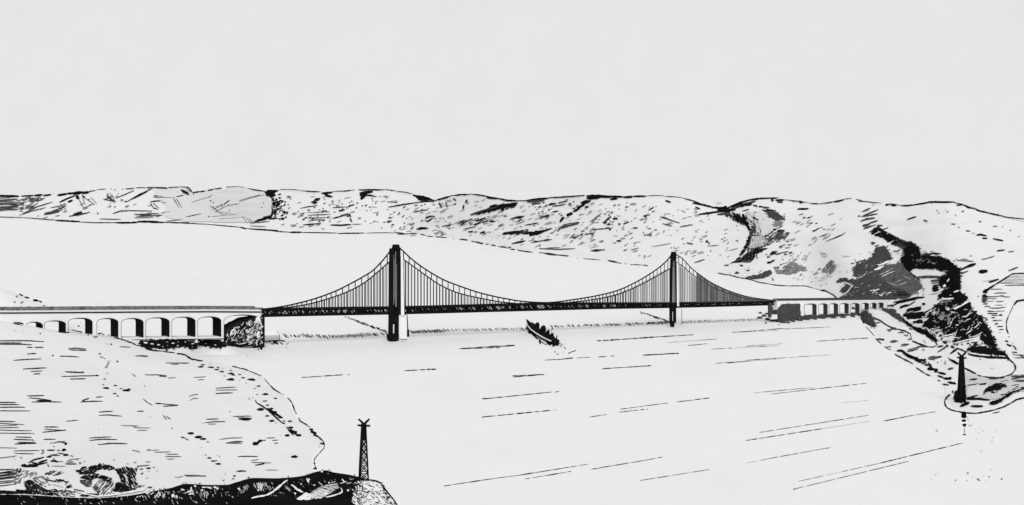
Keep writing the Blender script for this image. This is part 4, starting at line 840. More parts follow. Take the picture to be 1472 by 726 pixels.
g.read(*Z6, """320,100 370,112 430,122 8;430,122 520,126 600,128 10;600,125 635,150 660,172 8;660,172 673,205 665,228 9;665,228 640,255 600,268 8;600,268 560,280 520,282 9;520,280 470,275 430,273 8;430,273 400,266 385,260 9;372,248 330,225 290,205 9;245,180 210,160 178,140 8;
185,408 160,425 145,445 9;145,445 147,475 160,498 9;160,498 190,515 235,527 8;235,527 300,538 380,542 9;380,542 450,530 520,516 9;520,514 580,496 640,465 9;640,465 680,440 708,415 10;500,542 555,530 5;
330,298 360,293 388,292 14;300,342 350,332 400,326 8;405,330 430,330 455,324 15;430,390 470,378 500,380 16;440,375 500,350 18;470,352 540,345 605,342 22;500,338 560,325 580,330 18;490,360 560,360 18;490,392 520,390 14;310,432 350,425 390,412 15;310,440 400,435 480,446 12;260,492 300,475 330,465 18;290,470 330,462 12;340,490 430,492 12;430,405 450,395 10;
480,470 530,460 580,440 24;560,445 620,405 650,385 18;600,425 660,380 16;640,395 705,340 14;560,410 620,400 10;480,475 540,465 18;640,290 705,265 16 d;640,275 705,270 14;650,300 705,300 8 d;470,290 560,285 14 d;480,282 590,282 12;560,310 620,300 8 m;640,340 700,330 8 d;
205,375 208,395 8;215,455 260,455 12;220,400 250,380 26;230,430 290,425 40;250,440 300,440 30;240,410 300,400 24;410,140 8 d;500,205 14 l;65,150 6;150,170 6;95,165 5;150,155 6 m;170,215 205,208 10 d""")
g.solid(*Z6, [(455,365),(475,348),(560,326),(605,342),(545,372),(500,378)], 'k', -8)
g.hatch(*Z6, [(600,420),(705,345),(705,300),(640,370),(560,420)], -28, 1.8, 7, 1.4, .75)
g.hatch(*Z6, [(210,440),(225,380),(250,355),(300,350),(310,440),(270,465)], 70, 1.4, 7, 2.2, .9)
g.hatch(*Z6, [(640,265),(705,250),(705,330),(660,310)], -6, 2.0, 9, 1.1, .6, 'd')
# inlet at the right edge
g.layer = 1
g.wash(*A4, [(1330,605),(1400,565),(1445,560),(1445,612)], 'g')
g.read(*A4, """1240,660 1265,640 1300,617 9;1300,617 1345,590 1390,560 7;1390,560 1432,558 7;1268,605 1320,588 8;1240,650 1260,640 8;1400,722 1420,702 1440,690 6;1110,545 1150,525 1195,510 8;1150,524 1200,508 12;1120,562 1160,545 5;1217,550 1262,545 16;1230,486 1265,478 1300,466 4 d;1310,441 1350,435 6 d;1370,446 1400,441 5 m;1370,545 1420,525 6 d;1100,488 1190,495 5 m;1340,595 1432,592 4 d;1330,608 1400,606 4 m;1350,580 1432,575 4 m;1350,620 1432,618 3 d;1270,640 1340,640 3 m;1235,600 1300,590 3 g""")
g.read(*A4, """845,277 868,268 890,262 5;928,279 950,288 5 d;1000,230 5 m;1008,240 4 m;1055,237 5 m;1095,253 5 m;1130,235 6 d;1072,300 1095,300 4 d;1110,318 5 m;1148,335 1172,337 4 d;1215,288 1228,287 6 d;1290,312 1312,312 5 m;1340,314 5 m;1380,333 6 d;1425,365 5 d;1203,358 1225,355 1258,362 7;1235,373 1262,375 6;1290,376 1315,382 1345,388 6;1190,348 5 m;1185,215 1220,232 1262,240 6;1255,240 1300,250 1340,258 6;1330,258 1380,268 1440,279 5;1340,262 1420,275 3""")
g.read(*Z4, """1140,15 1200,12 1270,15 7 d;1020,50 1100,52 1200,48 6 d;1195,42 1240,45 9 d;1230,52 1310,55 6 d;1050,70 1150,70 6 m;1110,68 1170,75 6 m;1060,100 1140,98 6 m;1160,102 1240,98 8 m;1090,170 1180,172 1260,158 7 d;1070,202 1140,205 9 d;1140,206 1250,200 6 m;1070,225 1130,228 9 d;1120,228 1180,228 7 d;1110,246 1180,245 7 d;1190,245 1225,243 14 d;1110,270 1150,270 9 d;1125,302 1170,298 10 d;1160,299 1225,297 6 m;1145,340 1180,330 12;1170,362 1230,362 9 d;1190,396 1235,392 8 d;1200,425 8 d;1025,128 1075,126 9 d;1040,152 1100,155 7 d;1260,128 8 m;1150,140 1230,138 5 m;
1020,0 1070,8 16;1015,40 1060,30 12;1015,55 1070,60 14;1010,75 1070,80 12;1015,95 1065,90 14 d;1010,105 1060,108 8;1030,45 1080,48 10;975,45 980,55 14 m;
1410,70 1375,95 1345,130 10;1345,130 1320,190 1290,255 6;1290,250 1270,310 1268,350 9;1268,350 1272,400 1288,440 11;1295,470 10 d;1255,512 1290,522 12;1270,545 1320,572 13;1320,560 10;1335,535 8 m;1340,560 1370,600 12 d;1360,590 1375,605 12;1340,630 1385,635 9 d;1330,620 1345,660 6 m;1340,660 1410,662 6 d;1350,690 1410,690 6 d;985,245 1025,265 10 d;1000,300 1050,350 8;1400,660 1412,720 8 d""")
g.read(0, 0, 1, "1491,321.5 1530,329 1560,335 1.6;1566,336 1600,340 1670,344 1.4;-20,281.8 -70,282 2;-75,282 -150,283 -190,284 1.6;1500,345 1508,346 1.4;1530,380 1545,378 1.4;1500,400 1530,392 1.3 d;1560,420 1590,416 1.4;1520,455 1560,450 1.2 d;1500,480 1530,478 1.3;1570,500 1600,497 1.3 d;1520,520 1545,517 1.5;1494,550 1540,538 1600,530 2;1610,528 1670,521 1.8")
g.specks(0, 0, 1, [(1490,340),(1670,360),(1670,500),(1490,520)], 60, .6, 1.3, 'k', -12)
g.specks(0, 0, 1, [(-190,287),(10,285),(10,310),(-190,308)], 60, .6, 1.3, 'k', -18)
g.build('scrub', 'black scrub, furrows and shade hatching scattered over the pale hills', 'scrub')

# far shore outline
g = Growth(); g.layer = 1
g.read(*A1, "-20,261 65,262 130,266 3;130,266 200,272 290,280 3;290,281 350,284 420,287 6;420,289 500,292 600,292 4;600,292 715,292 8;715,288 780,287 850,292 8;850,291 960,294 1080,300 4;1080,300 1170,308 1260,316 4;1255,316 1285,324 7;1285,322 1370,330 1452,332 5;200,258 5")
g.read(*A2, "0,325 60,327 140,332 5;100,332 150,338 200,341 4;200,342 270,342 7;270,343 360,344 450,346 4;455,348 595,346 5;605,346 690,344 750,345 3 d;750,343 800,347 4;765,352 830,350 4;830,348 870,350 5;885,352 915,358 4;918,362 955,364 3;965,365 1025,370 4;1060,375 4 d;1090,378 1135,383 5;1150,388 1185,394 4;1175,392 1215,402 7;1225,404 1245,404 4;1255,408 1280,412 5;1290,416 1350,425 3;1355,430 1380,432 5;1400,437 1452,445 4")
g.read(*A3, "0,415 30,418 3 d;40,420 55,422 5;85,433 120,440 4;115,440 165,446 5;200,448 235,453 3 d;230,453 290,461 7;285,460 355,467 4;400,476 3 d;430,479 520,488 3 d;560,490 610,500 6;610,500 630,505 4 d;650,507 5 d;675,510 735,514 3 d;740,514 770,518 4 d")
g.read(*Z8, "-60,245 0,255 60,262 9;60,262 110,275 170,292 10;170,292 230,298 300,316 9;300,316 380,340 470,356 8;470,356 560,370 680,378 8;680,378 760,376 850,378 7 d;850,378 900,386 950,402 7 d;960,405 1030,420 4 m;1025,425 1080,430 1130,455 13;1130,455 1170,480 1200,505 13")
g.build('shore', 'thin dark waterline along the far shore of the river', 'shoreline', kind='structure')

# ------------------------------------------------------------------ left bank growth
g = Growth(); g.layer = 0
C1 = (0, 526, 3.63); C2 = (0, 400, 3.63); C3 = (18, 415, 7.26); C4 = (18, 616, 6.6); C5 = (180, 626, 7.26)
g.read(*C1, """120,18 180,14 240,12 4;160,30 220,28 3 d;175,44 210,42 4;340,32 435,36 5;425,33 438,38 7;320,57 420,54 515,52 3;495,52 512,51 6;365,70 445,68 4;755,48 820,48 870,52 3 d;830,55 870,58 3 d;875,65 915,62 3 m;1010,62 1075,58 3 m;1030,75 1065,72 3 m;1125,118 1230,112 3 d;1125,128 1240,126 3 m;1125,146 1170,143 1215,142 4;140,158 230,156 4;150,168 200,172 270,182 4 d;165,190 240,188 320,190 4;190,182 265,183 5;65,192 85,192 4;60,203 100,203 4;60,217 130,217 4;60,236 158,236 3;430,182 465,170 5;428,180 440,186 6;420,190 480,186 535,186 4;500,165 535,162 4 d;515,243 550,239 590,238 4 d;515,260 560,257 635,264 4 d;715,238 750,238 4 d;810,197 840,198 5;830,198 930,206 3 d;850,212 930,207 4 d;745,172 765,190 795,206 3 d;985,160 1010,152 1035,150 3 m;990,182 1010,170 1035,172 3 m;345,290 408,284 3 d;230,320 305,320 4;220,348 280,342 345,336 4;230,331 270,334 340,338 3 d;630,312 725,314 2.5 m;690,316 715,322 3 m;700,324 785,325 3 m;715,338 770,337 3 m;465,378 520,374 580,372 4 d;465,391 530,384 610,386 4;510,412 590,405 665,408 4;560,405 650,407 5 d;765,440 785,440 5;785,442 830,440 2.5 m;805,452 890,450 3 d;865,462 930,462 3 d;860,475 945,474 3 d;870,488 910,487 3 m;1060,300 5 m;1075,280 1140,278 4 d;1070,298 1120,292 1175,292 4 d;1085,305 1130,304 3 m;1145,385 1200,378 1265,376 3 d;1180,405 1225,398 1265,396 7 d;1185,405 1265,405 4 m;1240,474 1290,473 1345,474 4;1310,495 1350,490 3 m;1330,520 1380,512 5;1310,505 1415,508 3 d;920,585 950,578 3 m;960,572 1010,573 1075,577 5 d;970,578 1040,577 3 m;1235,553 1280,549 4;1385,545 1450,545 2.5 m;1390,378 1435,376 3 d;1420,390 1452,388 3 d;1430,405 1452,404 3 d;1215,265 1310,263 3;1240,272 1315,275 4;1245,280 1310,280 5;1260,284 1300,284 4;755,105 5 d;785,268 4 m;850,258 870,282 4 d;868,264 890,280 4 d;895,322 900,332 4 m;690,40 700,55 3 m;700,48 710,60 3 m;595,492 4 m;690,440 730,450 3 m;515,333 ;1200,240 5 m;1165,600 5 d;1215,575 1230,575 4 d;1150,495 3 g;545,12 560,5 4 m""")
g.read(*C1, """60,300 125,308 3 d;60,325 100,322 3 d;60,336 165,340 3 d;60,352 180,354 3 d;80,372 165,375 4 d;70,385 170,388 4;75,410 130,406 190,405 5;90,400 185,402 4 d;70,445 205,443 3 d;75,458 180,460 3 d;225,385 290,384 4 d;245,441 285,441 5;300,396 350,405 4 d;285,400 340,395 3 d;345,408 7;320,398 335,402 5;170,385 175,395 4 d;65,315 90,310 3 m;60,290 80,292 4 d;60,428 90,430 3 m;215,440 230,452 3 d;330,440 9;320,445 345,440 5;300,455 350,465 4 d;350,465 8;255,468 300,462 3 d;370,470 5 d;225,450 3 d;360,490 420,485 2.5 m;345,515 400,515 3 m;350,505 385,500 3 m;440,500 5 d;70,480 4 d;80,490 3 d""")
g.read(*C2, """60,328 140,327 230,332 4;60,345 110,345 165,349 5;60,338 110,338 3 d;140,362 170,362 4 d;180,362 225,362 4;140,397 160,396 4 d;160,394 187,394 5;70,430 130,425 215,422 4 d;355,368 400,366 450,372 5 d;360,375 450,378 4 d;310,410 350,408 412,412 4 d;320,405 330,408 3;705,408 740,405 772,409 4 d;735,408 770,410 3 d;865,443 985,444 4 m;890,448 930,450 5 m;950,445 985,443 4 d;625,358 680,361 3 d;275,405 7;612,435 8;565,430 552,470 2.5 m;575,430 558,465 2.5 m;520,395 8 d;545,420 5 d;580,345 7 d;560,345 4 m;210,290 5;560,498 5 d;520,410 540,415 4 m""")
g.read(*C3, """450,440 500,455 590,462 9;460,440 500,445 8 d;620,432 650,438 10;650,442 720,450 10;700,450 770,470 14;770,465 825,465 16;780,485 800,485 9;800,455 825,470 14;900,475 960,480 12;890,470 940,465 9;940,485 1010,485 18;1010,495 1080,510 14;1060,512 1130,530 9;1130,530 1180,545 8;1180,545 1250,570 10;1240,565 1290,590 9;1290,592 1390,605 8;1390,610 1450,640 9;405,432 11;325,415 335,425 9 d;285,468 9 d;690,390 16 d;710,352 6 m;30,440 6 m;10,365 80,380 7 d;95,385 8 d;865,420 868,480 4 d;840,505 890,505 8 d;1030,585 12 d;865,520 6 m;0,240 100,232 10;110,440 125,460 4 g;970,570 5 m""")
g.specks(0, 0, 1, [(-140,500),(-12,500),(-12,690),(-140,690)], 60, .6, 1.2, 'k', 0)
# outline of the near shore
D1 = (200, 430, 7.26); D2 = (270, 500, 5.186); D3 = (300, 526, 3.63)
g.read(*D1, "60,515 110,532 180,543 12;180,543 240,545 8;240,545 300,555 370,562 9;390,572 440,575 490,588 12;490,588 515,612 550,628 12;550,628 600,638 640,645 9")
g.read(*D2, "0,66 15,80 40,92 10;62,94 110,99 8;330,138 365,146 400,156 6;395,154 425,160 450,170 9;450,170 500,190 550,212 6;570,232 595,262 620,288 4 d;618,285 640,308 660,322 9;655,320 690,338 6;690,340 720,355 4 m;742,372 765,395 778,415 8;778,415 790,450 800,475 9;800,475 812,495 6;828,520 835,545 860,560 8;850,555 895,582 8;895,582 915,600 4 d;905,612 935,610 12;915,625 960,640 17;935,650 975,660 12;975,660 1000,685 1015,712 6;1000,712 1015,716 9")
g.read(*D3, "570,372 595,392 605,405 5;580,405 605,408 8;606,410 600,432 575,458 4;575,458 553,485 550,508 4;548,505 556,512 9;550,510 558,530 565,540 4;545,535 565,538 8;535,340 555,350 8;548,360 572,370 8;578,420 5 m")
g.read(*D2, "510,410 560,440 600,470 9;600,470 650,515 700,560 10;700,560 725,568 8;735,590 760,625 790,655 9;590,455 660,500 20;640,485 700,525 14;760,610 820,655 16;500,305 8 d;515,350 8 d;455,370 460,390 5 m;485,375 6 m;555,400 590,398 6 d;500,390 515,415 6 d;620,555 ;655,562 6 d;745,548 775,550 10 d;690,660 5 m;820,680 5 m;385,245 6 m;435,265 6 m;310,170 330,172 8 m;260,158 6 m;165,125 6 m;215,145 235,152 8 d;110,145 9 m")
# rough ground at the bottom left corner
g.read(*C4, """150,330 200,300 300,275 12;320,273 370,270 13;90,360 160,360 240,358 18;150,345 220,350 330,325 12;180,325 240,340 14;240,330 330,300 14;80,355 130,350 20;360,312 400,310 430,322 15;390,292 12;405,305 10;430,125 490,138 9 d;500,150 16;505,140 14;470,205 505,200 15;480,215 10;330,210 395,210 8;420,208 450,210 8 d;380,175 400,172 9 m;370,260 450,258 6 d;480,258 530,255 10;500,240 520,258 9;560,262 575,268 10 m;350,140 420,138 4 m;280,205 300,210 10 m;270,240 295,235 9 d;75,270 90,290 9 d;0,290 40,262 6 m;420,315 480,316 5 m;500,335 600,335 12 m;510,310 560,308 4 m;600,300 620,300 6 m;640,330 20 m;330,340 345,370 8 d;370,360 500,360 3 m;960,298 11 m""")
g.hatch(*C4, [(-20,390),(85,378),(92,470),(70,520),(-20,600)], -30, 1.5, 6, 1.0, .7, 'd')
g.hatch(*C4, [(-20,400),(85,385),(80,460),(-20,560)], -30, 2.4, 7, 1.2, .7)
g.hatch(*C4, [(90,400),(190,400),(240,430),(200,470),(95,470)], -35, 1.4, 6, 1, .6, 'm')
g.hatch(*C4, [(300,430),(330,405),(500,402),(480,425),(430,448),(300,445)], -20, 1.4, 8, 1.2, .8, 'd')
g.hatch(*C4, [(180,470),(270,450),(390,490),(400,520),(330,560),(250,540)], 30, 1.7, 6, 1, .6, 'd')
g.hatch(*C4, [(100,510),(180,480),(260,560),(340,600),(430,650),(250,660),(130,590)], 38, 1.5, 8, 1.5, .75)
g.hatch(*C4, [(100,520),(170,500),(230,580),(150,610)], -45, 1.5, 7, 1, .7, 'd')
g.hatch(*C4, [(270,570),(420,580),(440,620),(380,640),(300,600)], 10, 1.4, 7, 1.3, .7)
g.hatch(*C4, [(390,500),(450,480),(530,505),(560,540),(590,570),(500,570),(520,520)], -25, 1.6, 7, 1.3, .65)
g.hatch(*C4, [(400,600),(470,580),(600,600),(590,655),(430,665)], 15, 1.4, 6, 1.1, .75, 'd')
g.solid(*C4, [(-20,600),(90,588),(170,610),(200,640),(300,655),(300,740),(-20,740)], 'k', 10, 1.4)
g.solid(*C4, [(240,645),(420,645),(640,660),(900,655),(640,740),(240,740)], 'k', 5, 1.5)
g.read(*C4, "150,505 300,610 8;170,490 330,600 7;220,530 420,640 7;290,480 420,510 10 d;410,485 520,510 9;520,510 500,540 9 d;120,560 240,480 5 d;370,530 480,560 10 g;660,630 820,632 20;640,640 720,645 14;580,580 680,600 9 d;600,590 660,620 8 d;90,600 190,600 12;240,575 300,580 9 d;430,490 440,520 8")
g.hatch(*C4, [(610,425),(650,375),(760,355),(860,335),(960,365),(985,400),(820,392),(760,430),(640,440)], -22, 1.3, 8, 1.5, .85)
g.hatch(*C4, [(640,470),(760,420),(860,445),(950,480),(905,512),(800,468),(740,500)], -25, 1.25, 7, 1.5, .85)
g.hatch(*C4, [(630,500),(690,470),(760,480),(745,560),(720,570),(660,530)], 0, 1.2, 8, 1.2, .9, 'd')
g.hatch(*C4, [(760,565),(830,480),(960,500),(955,600),(880,640),(800,620)], -50, 1.6, 8, 1.1, .7, 'd')
g.hatch(*C4, [(975,390),(1060,365),(1185,380),(1165,480),(1195,530),(1110,605),(1000,600),(955,590),(1010,480)], 55, 1.4, 8, 1.5, .8)
g.hatch(*C4, [(980,520),(1060,520),(1110,560),(1070,610),(960,600)], 10, 1.1, 7, 1.6, .9)
g.hatch(*C4, [(1100,390),(1185,385),(1165,470),(1090,470)], -45, 1.4, 6, 1.1, .7, 'd')
g.hatch(*C4, [(1080,605),(1160,540),(1265,540),(1210,590),(1110,610)], -40, 1.7, 8, 1.1, .6, 'd')
g.hatch(*C4, [(780,660),(820,560),(980,620),(1000,640),(860,660)], -50, 2.1, 7, 1, .5, 'd')
g.read(*C4, "650,380 690,370 18;730,380 770,365 16;820,335 840,340 10 d;890,380 880,350 12;910,390 905,350 9;945,395 935,365 9;860,370 880,385 18;1180,360 1300,350 6 d;1190,365 9 d;1210,390 1240,385 9 d;1270,380 1310,378 12;1260,320 1310,318 6 m;1150,325 1175,325 9 m;1220,435 1240,425 10 d;1275,472 9 m;1090,340 1100,338 6 m;600,400 660,420 18;620,405 660,395 10 d")
g.read(*C5, "580,22 620,25 11 d;620,30 660,52 7 d;75,160 90,162 7 m;110,170 7 m;145,175 9 d;125,328 9 d;165,325 9 d;190,322 230,318 8 m;150,355 185,352 10 d;218,346 265,344 10;285,332 310,335 9 m;245,280 265,278 6 m;105,285 10 m;235,380 250,375 6 m;330,372 9 m;160,405 185,398 12 d;230,447 10 m;240,548 280,545 12 d;525,438 10 m;560,435 600,432 5 m;1020,480 1035,460 8 m;1045,405 9 m;20,298 8 m;795,128 7 m;980,215 990,235 7 m;965,208 8 m;1160,378 1210,372 1260,375 10;760,110 5 m")
g.build('grass', 'sparse dark grass tufts and hatched rough ground on the pale left bank', 'grass')

# ------------------------------------------------------------------ small marks of the low hill behind the viaduct
g = Growth(); g.layer = 2
g.read(*C3, "-60,30 -10,42 12;10,50 50,50 22;70,58 110,80 12;115,88 175,100 13;215,122 270,127 18;275,130 305,146 12;320,182 382,192 20;330,178 375,186 14;10,140 30,150 9 d;80,158 110,140 9 d;35,85 50,88 14 d;210,200 225,202 9 d;160,192 180,190 6 m")
g.build('scrub', 'short black bushes dotted along the crest of the low hill behind the viaduct', 'scrub')

# ------------------------------------------------------------------ bare scars on the near dark hill
g = Growth(); g.layer = 1
E = (370, 636, 7.0)
g.read(*E, """500,378 520,408 16;495,372 515,378 14;520,370 530,385 10;440,425 12;420,408 8 m;575,435 14;380,518 16;910,488 16;640,300 660,300 14;340,430 400,470 12;360,440 400,490 8;380,470 440,490 14;400,485 460,505 14;850,375 880,410 12;830,420 900,400 8 g;900,420 940,410 8 g;720,410 14;740,410 785,400 6 g;615,405 660,440 8 g;930,380 950,375 7 g;960,372 8 g;280,440 340,490 12 m;290,460 330,500 8 g;215,510 250,515 10 m;160,540 200,545 8 m;670,385 690,405 6 m;710,320 10 m""", 'w')
g.hatch(*E, [(470,570),(540,510),(620,455),(700,430),(800,418),(822,460),(760,500),(690,545),(640,570)], 16, 1.35, 10, 1.0, .95, 'g')
g.hatch(*E, [(480,570),(560,515),(650,470),(720,490),(700,535),(640,570)], 16, 1.5, 9, 1.1, .9, 'w')
g.hatch(*E, [(400,570),(480,515),(540,520),(540,580),(400,580)], 0, 1.1, 8, 1.4, .95, 'w')
g.hatch(*E, [(0,430),(40,410),(160,405),(165,470),(100,500),(0,500)], 62, 1.9, 6, .9, .42, 'g')
g.hatch(*E, [(0,430),(50,420),(60,500),(0,495)], 75, 1.7, 5, 1.3, .6, 'w')
g.hatch(*E, [(985,420),(1030,392),(1120,392),(1225,412),(1250,470),(1290,510),(1345,570),(1450,760),(960,760),(990,640),(955,600),(985,540),(960,500)], 30, 1.05, 7, 1.7, .985, 'w', jit=3.0)
g.layer = 2
g.specks(*E, [(965,445),(1060,385),(1230,410),(1290,500),(1370,570),(1430,720),(965,720)], 230, .7, 1.5, 'k', 20)
g.specks(*E, [(965,445),(1060,400),(1080,520),(1060,760),(965,760)], 90, .8, 1.7, 'k', 60)
g.hatch(*E, [(965,440),(1050,400),(1070,480),(1050,570),(965,580)], 30, 2.1, 4, 1.2, .6)
g.read(*E, "1040,380 1100,370 22;1110,360 1180,372 20;1170,375 1245,405 16;1200,405 1245,420 18;1245,430 1290,465 14;1250,495 1290,480 12;1290,520 1340,520 14;1300,560 1330,555 18;1340,535 1380,565 16;990,420 1060,460 9;970,430 1030,440 9;1060,510 1180,500 4 d;1150,525 12 d;960,470 1000,470 10;1380,580 1440,700 16;1330,600 1400,720 14;1080,545 1100,560 8")
g.layer = 1
g.read(*C5, """690,545 680,600 14;640,605 700,580 10;660,620 710,615 9;700,600 715,625 12;720,528 740,542 16;585,568 620,576 13;800,545 850,548 10;855,545 900,560 14;800,575 18;740,605 12 m;920,540 975,565 12;935,545 16;1045,608 1085,592 8 m;260,600 215,612 8;220,590 270,585 7;215,600 240,625 7;260,625 300,600 7;115,655 140,640 8;150,650 165,635 7;190,655 185,635 6;395,615 415,650 9;370,600 350,650 8;355,590 330,640 9;320,620 350,655 7;380,590 400,620 6 g;455,610 20 m;500,615 520,650 14;490,620 495,655 14;530,630 550,655 12;1185,560 18;785,610 14 m;740,600 ;550,600 590,585 7 m;600,610 640,600 7 m;420,600 470,590 8 m""", 'w')
g.hatch(*C5, [(650,580),(715,570),(715,625),(650,615)], -40, 1.7, 4, 1.1, .6, 'g')
g.hatch(*C5, [(815,590),(895,590),(890,655),(820,655)], 65, 1.7, 5, 1.1, .65, 'g')
g.hatch(*C5, [(1100,660),(1170,560),(1285,515),(1295,560),(1150,660)], 55, 1.9, 5, .9, .45, 'g')
g.hatch(*C5, [(1320,510),(1425,490),(1452,575),(1370,580)], 65, 1.8, 6, 1, .55, 'g')
g.hatch(*C5, [(1380,500),(1420,495),(1425,560),(1390,560)], 80, 1.5, 5, 1.3, .5, 'w')
g.hatch(*C5, [(320,600),(420,600),(420,660),(300,660)], 60, 1.9, 6, 1, .5, 'w')
g.layer = 1
for px in np.arange(190, 566, 2.2):
    py = float(cr(*zip(*FC), px)); l = random.uniform(.6, 2.0)
    if random.random() < .6: g.stroke([(px-l, py-.2+random.uniform(-.5, .3)), (px+l, py-.5+random.uniform(-.8, .2))], random.uniform(.8, 1.9), 'k')
g.specks(0, 0, 1, [(120,717),(330,700),(330,714),(150,724)], 46, .5, 1.0, 'g', 65)
g.specks(0, 0, 1, [(250,704),(510,684),(510,714),(260,714)], 60, .4, .9, 'm', 62)
g.specks(0, 0, 1, [(-5,713),(330,716),(330,727),(-5,727)], 50, .5, 1.0, 'g', 40)
g.build('bare_ground', 'white chalk scars and pale stones showing through the near dark hill', 'chalk')
# chalk tracks over the near hill
g = Growth(); g.layer = 3
g.read(*E, "-60,572 0,556 70,546 100,536 14;90,540 120,528 170,498 17;160,502 215,460 250,430 18;240,438 275,408 305,388 12;690,562 760,545 825,526 12;815,530 846,512 852,494 14;851,500 846,480 838,466 8;-40,560 0,560 14", 'w')
g.read(*C4, "600,600 660,625 740,640 9;720,638 800,652 880,648 10;860,648 960,636 1050,622 14;1040,624 1120,610 1190,600 15;1180,602 1240,590 1262,570 14;1255,575 1275,555 1320,552 10", 'w')
o = g.build('path', 'white chalk track winding over the near dark hill', 'path', kind='structure')

# ------------------------------------------------------------------ dark stony embankment under the left viaduct
g = Growth(); g.layer = 1
g.solid(*D1, [(0,440),(200,432),(500,428),(890,420),(900,500),(840,510),(700,490),(600,480),(595,520),(520,522),(500,495),(420,500),(330,515),(280,520),(60,512),(10,480)], 'k', 0, 1.3)
g.read(*D1, "900,480 1000,488 16;1000,485 1190,480 14;1180,500 1220,510 14;1235,530 1250,528 14;1200,470 1230,505 12;1270,500 1280,530 22;540,545 560,540 6 m;830,540 845,538 8 g;1130,590 8 g;270,530 300,540 12;540,520 590,520 10;1120,495 9;980,500 ;1190,440 1230,490 10")
g.read(*D1, "1300,440 1452,440 9;1350,455 1370,448 10 d;1400,470 1410,450 10 d;1430,455 1452,475 16;1310,450 1340,452 9 m;1380,460 9 m")
F3 = (300, 440, 10.375)
g.read(*F3, "820,520 900,518 13;900,520 1000,525 16;960,530 1020,560 30;1000,530 1080,510 14;1070,510 1140,530 16;1060,540 1110,575 16 d;920,560 980,570 20 m;870,545 880,570 9 m;1160,575 1190,550 14 m;1165,620 14 m;1050,620 10 g")
g.build('embankment', 'dark stony footing under the white arches of the left viaduct', 'embankment')
# rock outcrop scratches
g = Growth(); g.layer = 1
g.read(*F3, "320,440 340,370 390,340 22 w;340,430 400,360 12 w;380,440 410,370 14 w;400,380 440,410 12 l;600,215 605,290 26 l;560,280 580,240 14 g;550,350 590,400 34 l;570,400 640,330 16 w;600,420 660,350 9 l;640,400 680,340 9 g;690,370 700,420 12 l;560,510 620,440 18 w;620,430 660,450 10 l;480,270 490,290 14 g;430,270 10 m;330,470 370,520 14 g;280,490 10 g;280,435 8 g;500,440 540,480 10 m;450,360 480,390 8 m;520,330 9 g;650,390 12 g;720,470 740,380 30 w;730,380 760,400 24 w;740,470 760,440 22 l;780,330 830,270 14 l;790,200 830,220 14 w;790,180 12 w;780,370 790,410 12 w;730,130 740,160 12 w;750,150 760,130 10 w;440,570 560,545 10 w;590,575 660,540 12 l;400,555 440,560 10 g;220,575 16 w;180,560 190,520 12 l;780,520 16 w;700,540 720,600 14 w;470,450 500,430 8 m;380,510 10 m;530,420 9 m;620,300 640,280 9 m;700,310 9 g;810,300 800,420 9 k;640,300 720,360 8 k;720,350 790,360 8 k;700,230 9 k")
g.specks(*F3, [(250,360),(450,270),(600,190),(720,190),(800,240),(800,560),(260,560)], 80, .4, 1.0, 'w', -55)
g.specks(*F3, [(250,360),(450,270),(600,190),(720,190),(800,240),(800,560),(260,560)], 50, .4, 1.0, 'm', -55)
g.specks(*F3, [(560,230),(760,200),(760,520),(560,520)], 40, .5, 1.1, 'l', -60)
g.build('scree', 'pale scratches of loose stone over the dark rock mass', 'scree')

# ------------------------------------------------------------------ ripples, current lines and drawn reflections on the river
g = Growth(); g.layer = 0
R1 = (620, 500, 3.63); R2 = (720, 340, 3.63); R3 = (1072, 400, 3.63); R4 = (1072, 526, 3.63); R5 = (300, 526, 3.63); R6 = (360, 330, 3.63)
g.broken(*R1, """150,5 360,-1 4 k;0,113 25,112 5 k;425,153 590,140 4 k;268,268 628,231 4 k;645,233 668,226 3 d;262,362 622,327 4.5 k;635,326 655,324 3 m;590,65 740,55 3.5 d;660,63 740,52 4 k;760,53 830,50 3 m;870,48 915,46 4 d;935,43 955,43 4 d;1108,39 1295,28 4.5 k;893,110 1145,93 4 k;825,362 915,348 3.5 d;980,336 1130,320 3.5 d;985,321 1235,288 3.5 d;1280,283 1452,262 4 d;65,722 260,692 4 k;260,692 460,665 3.5 d;460,665 690,628 4.5 k;690,628 820,607 3.5 d;490,685 730,645 3.5 d;600,667 670,655 5 k;835,634 880,628 4 k;870,628 1130,585 4 k;1130,585 1210,569 3 d;1088,693 1452,635 3.5 d""")
g.broken(*R2, """500,545 590,540 7 k;590,540 800,525 5 k;800,525 1005,513 4 k;1205,500 1330,495 3.5 d;870,553 1130,535 3 m;975,570 1075,560 3.5 d;740,620 930,610 4.5 k;1100,588 1452,570 3 m;1180,660 1300,650 4.5 d;1120,662 1440,640 3 m;530,690 785,675 3.5 k;0,574 70,570 5 k;60,727 225,720 4 k;1340,495 1452,490 3 m""")
g.broken(*R3, """0,278 200,262 3.5 d;200,265 440,255 2.5 m;370,329 640,312 3.5 d;0,355 190,342 3 m;0,428 160,418 3.5 d;160,418 440,400 2.5 m;45,598 360,570 3 m;130,605 630,548 3.5 d""")
g.broken(*R4, """70,348 640,258 3 d;0,390 400,328 4 d;400,328 650,288 3 m;720,288 840,265 4 k;840,264 990,240 3.5 d;0,508 120,485 3 m;120,484 450,425 3 d;275,603 700,508 3 m;700,508 1130,403 4 k;245,645 850,498 3 d;248,645 262,642 6 d;500,192 640,180 2 g""")
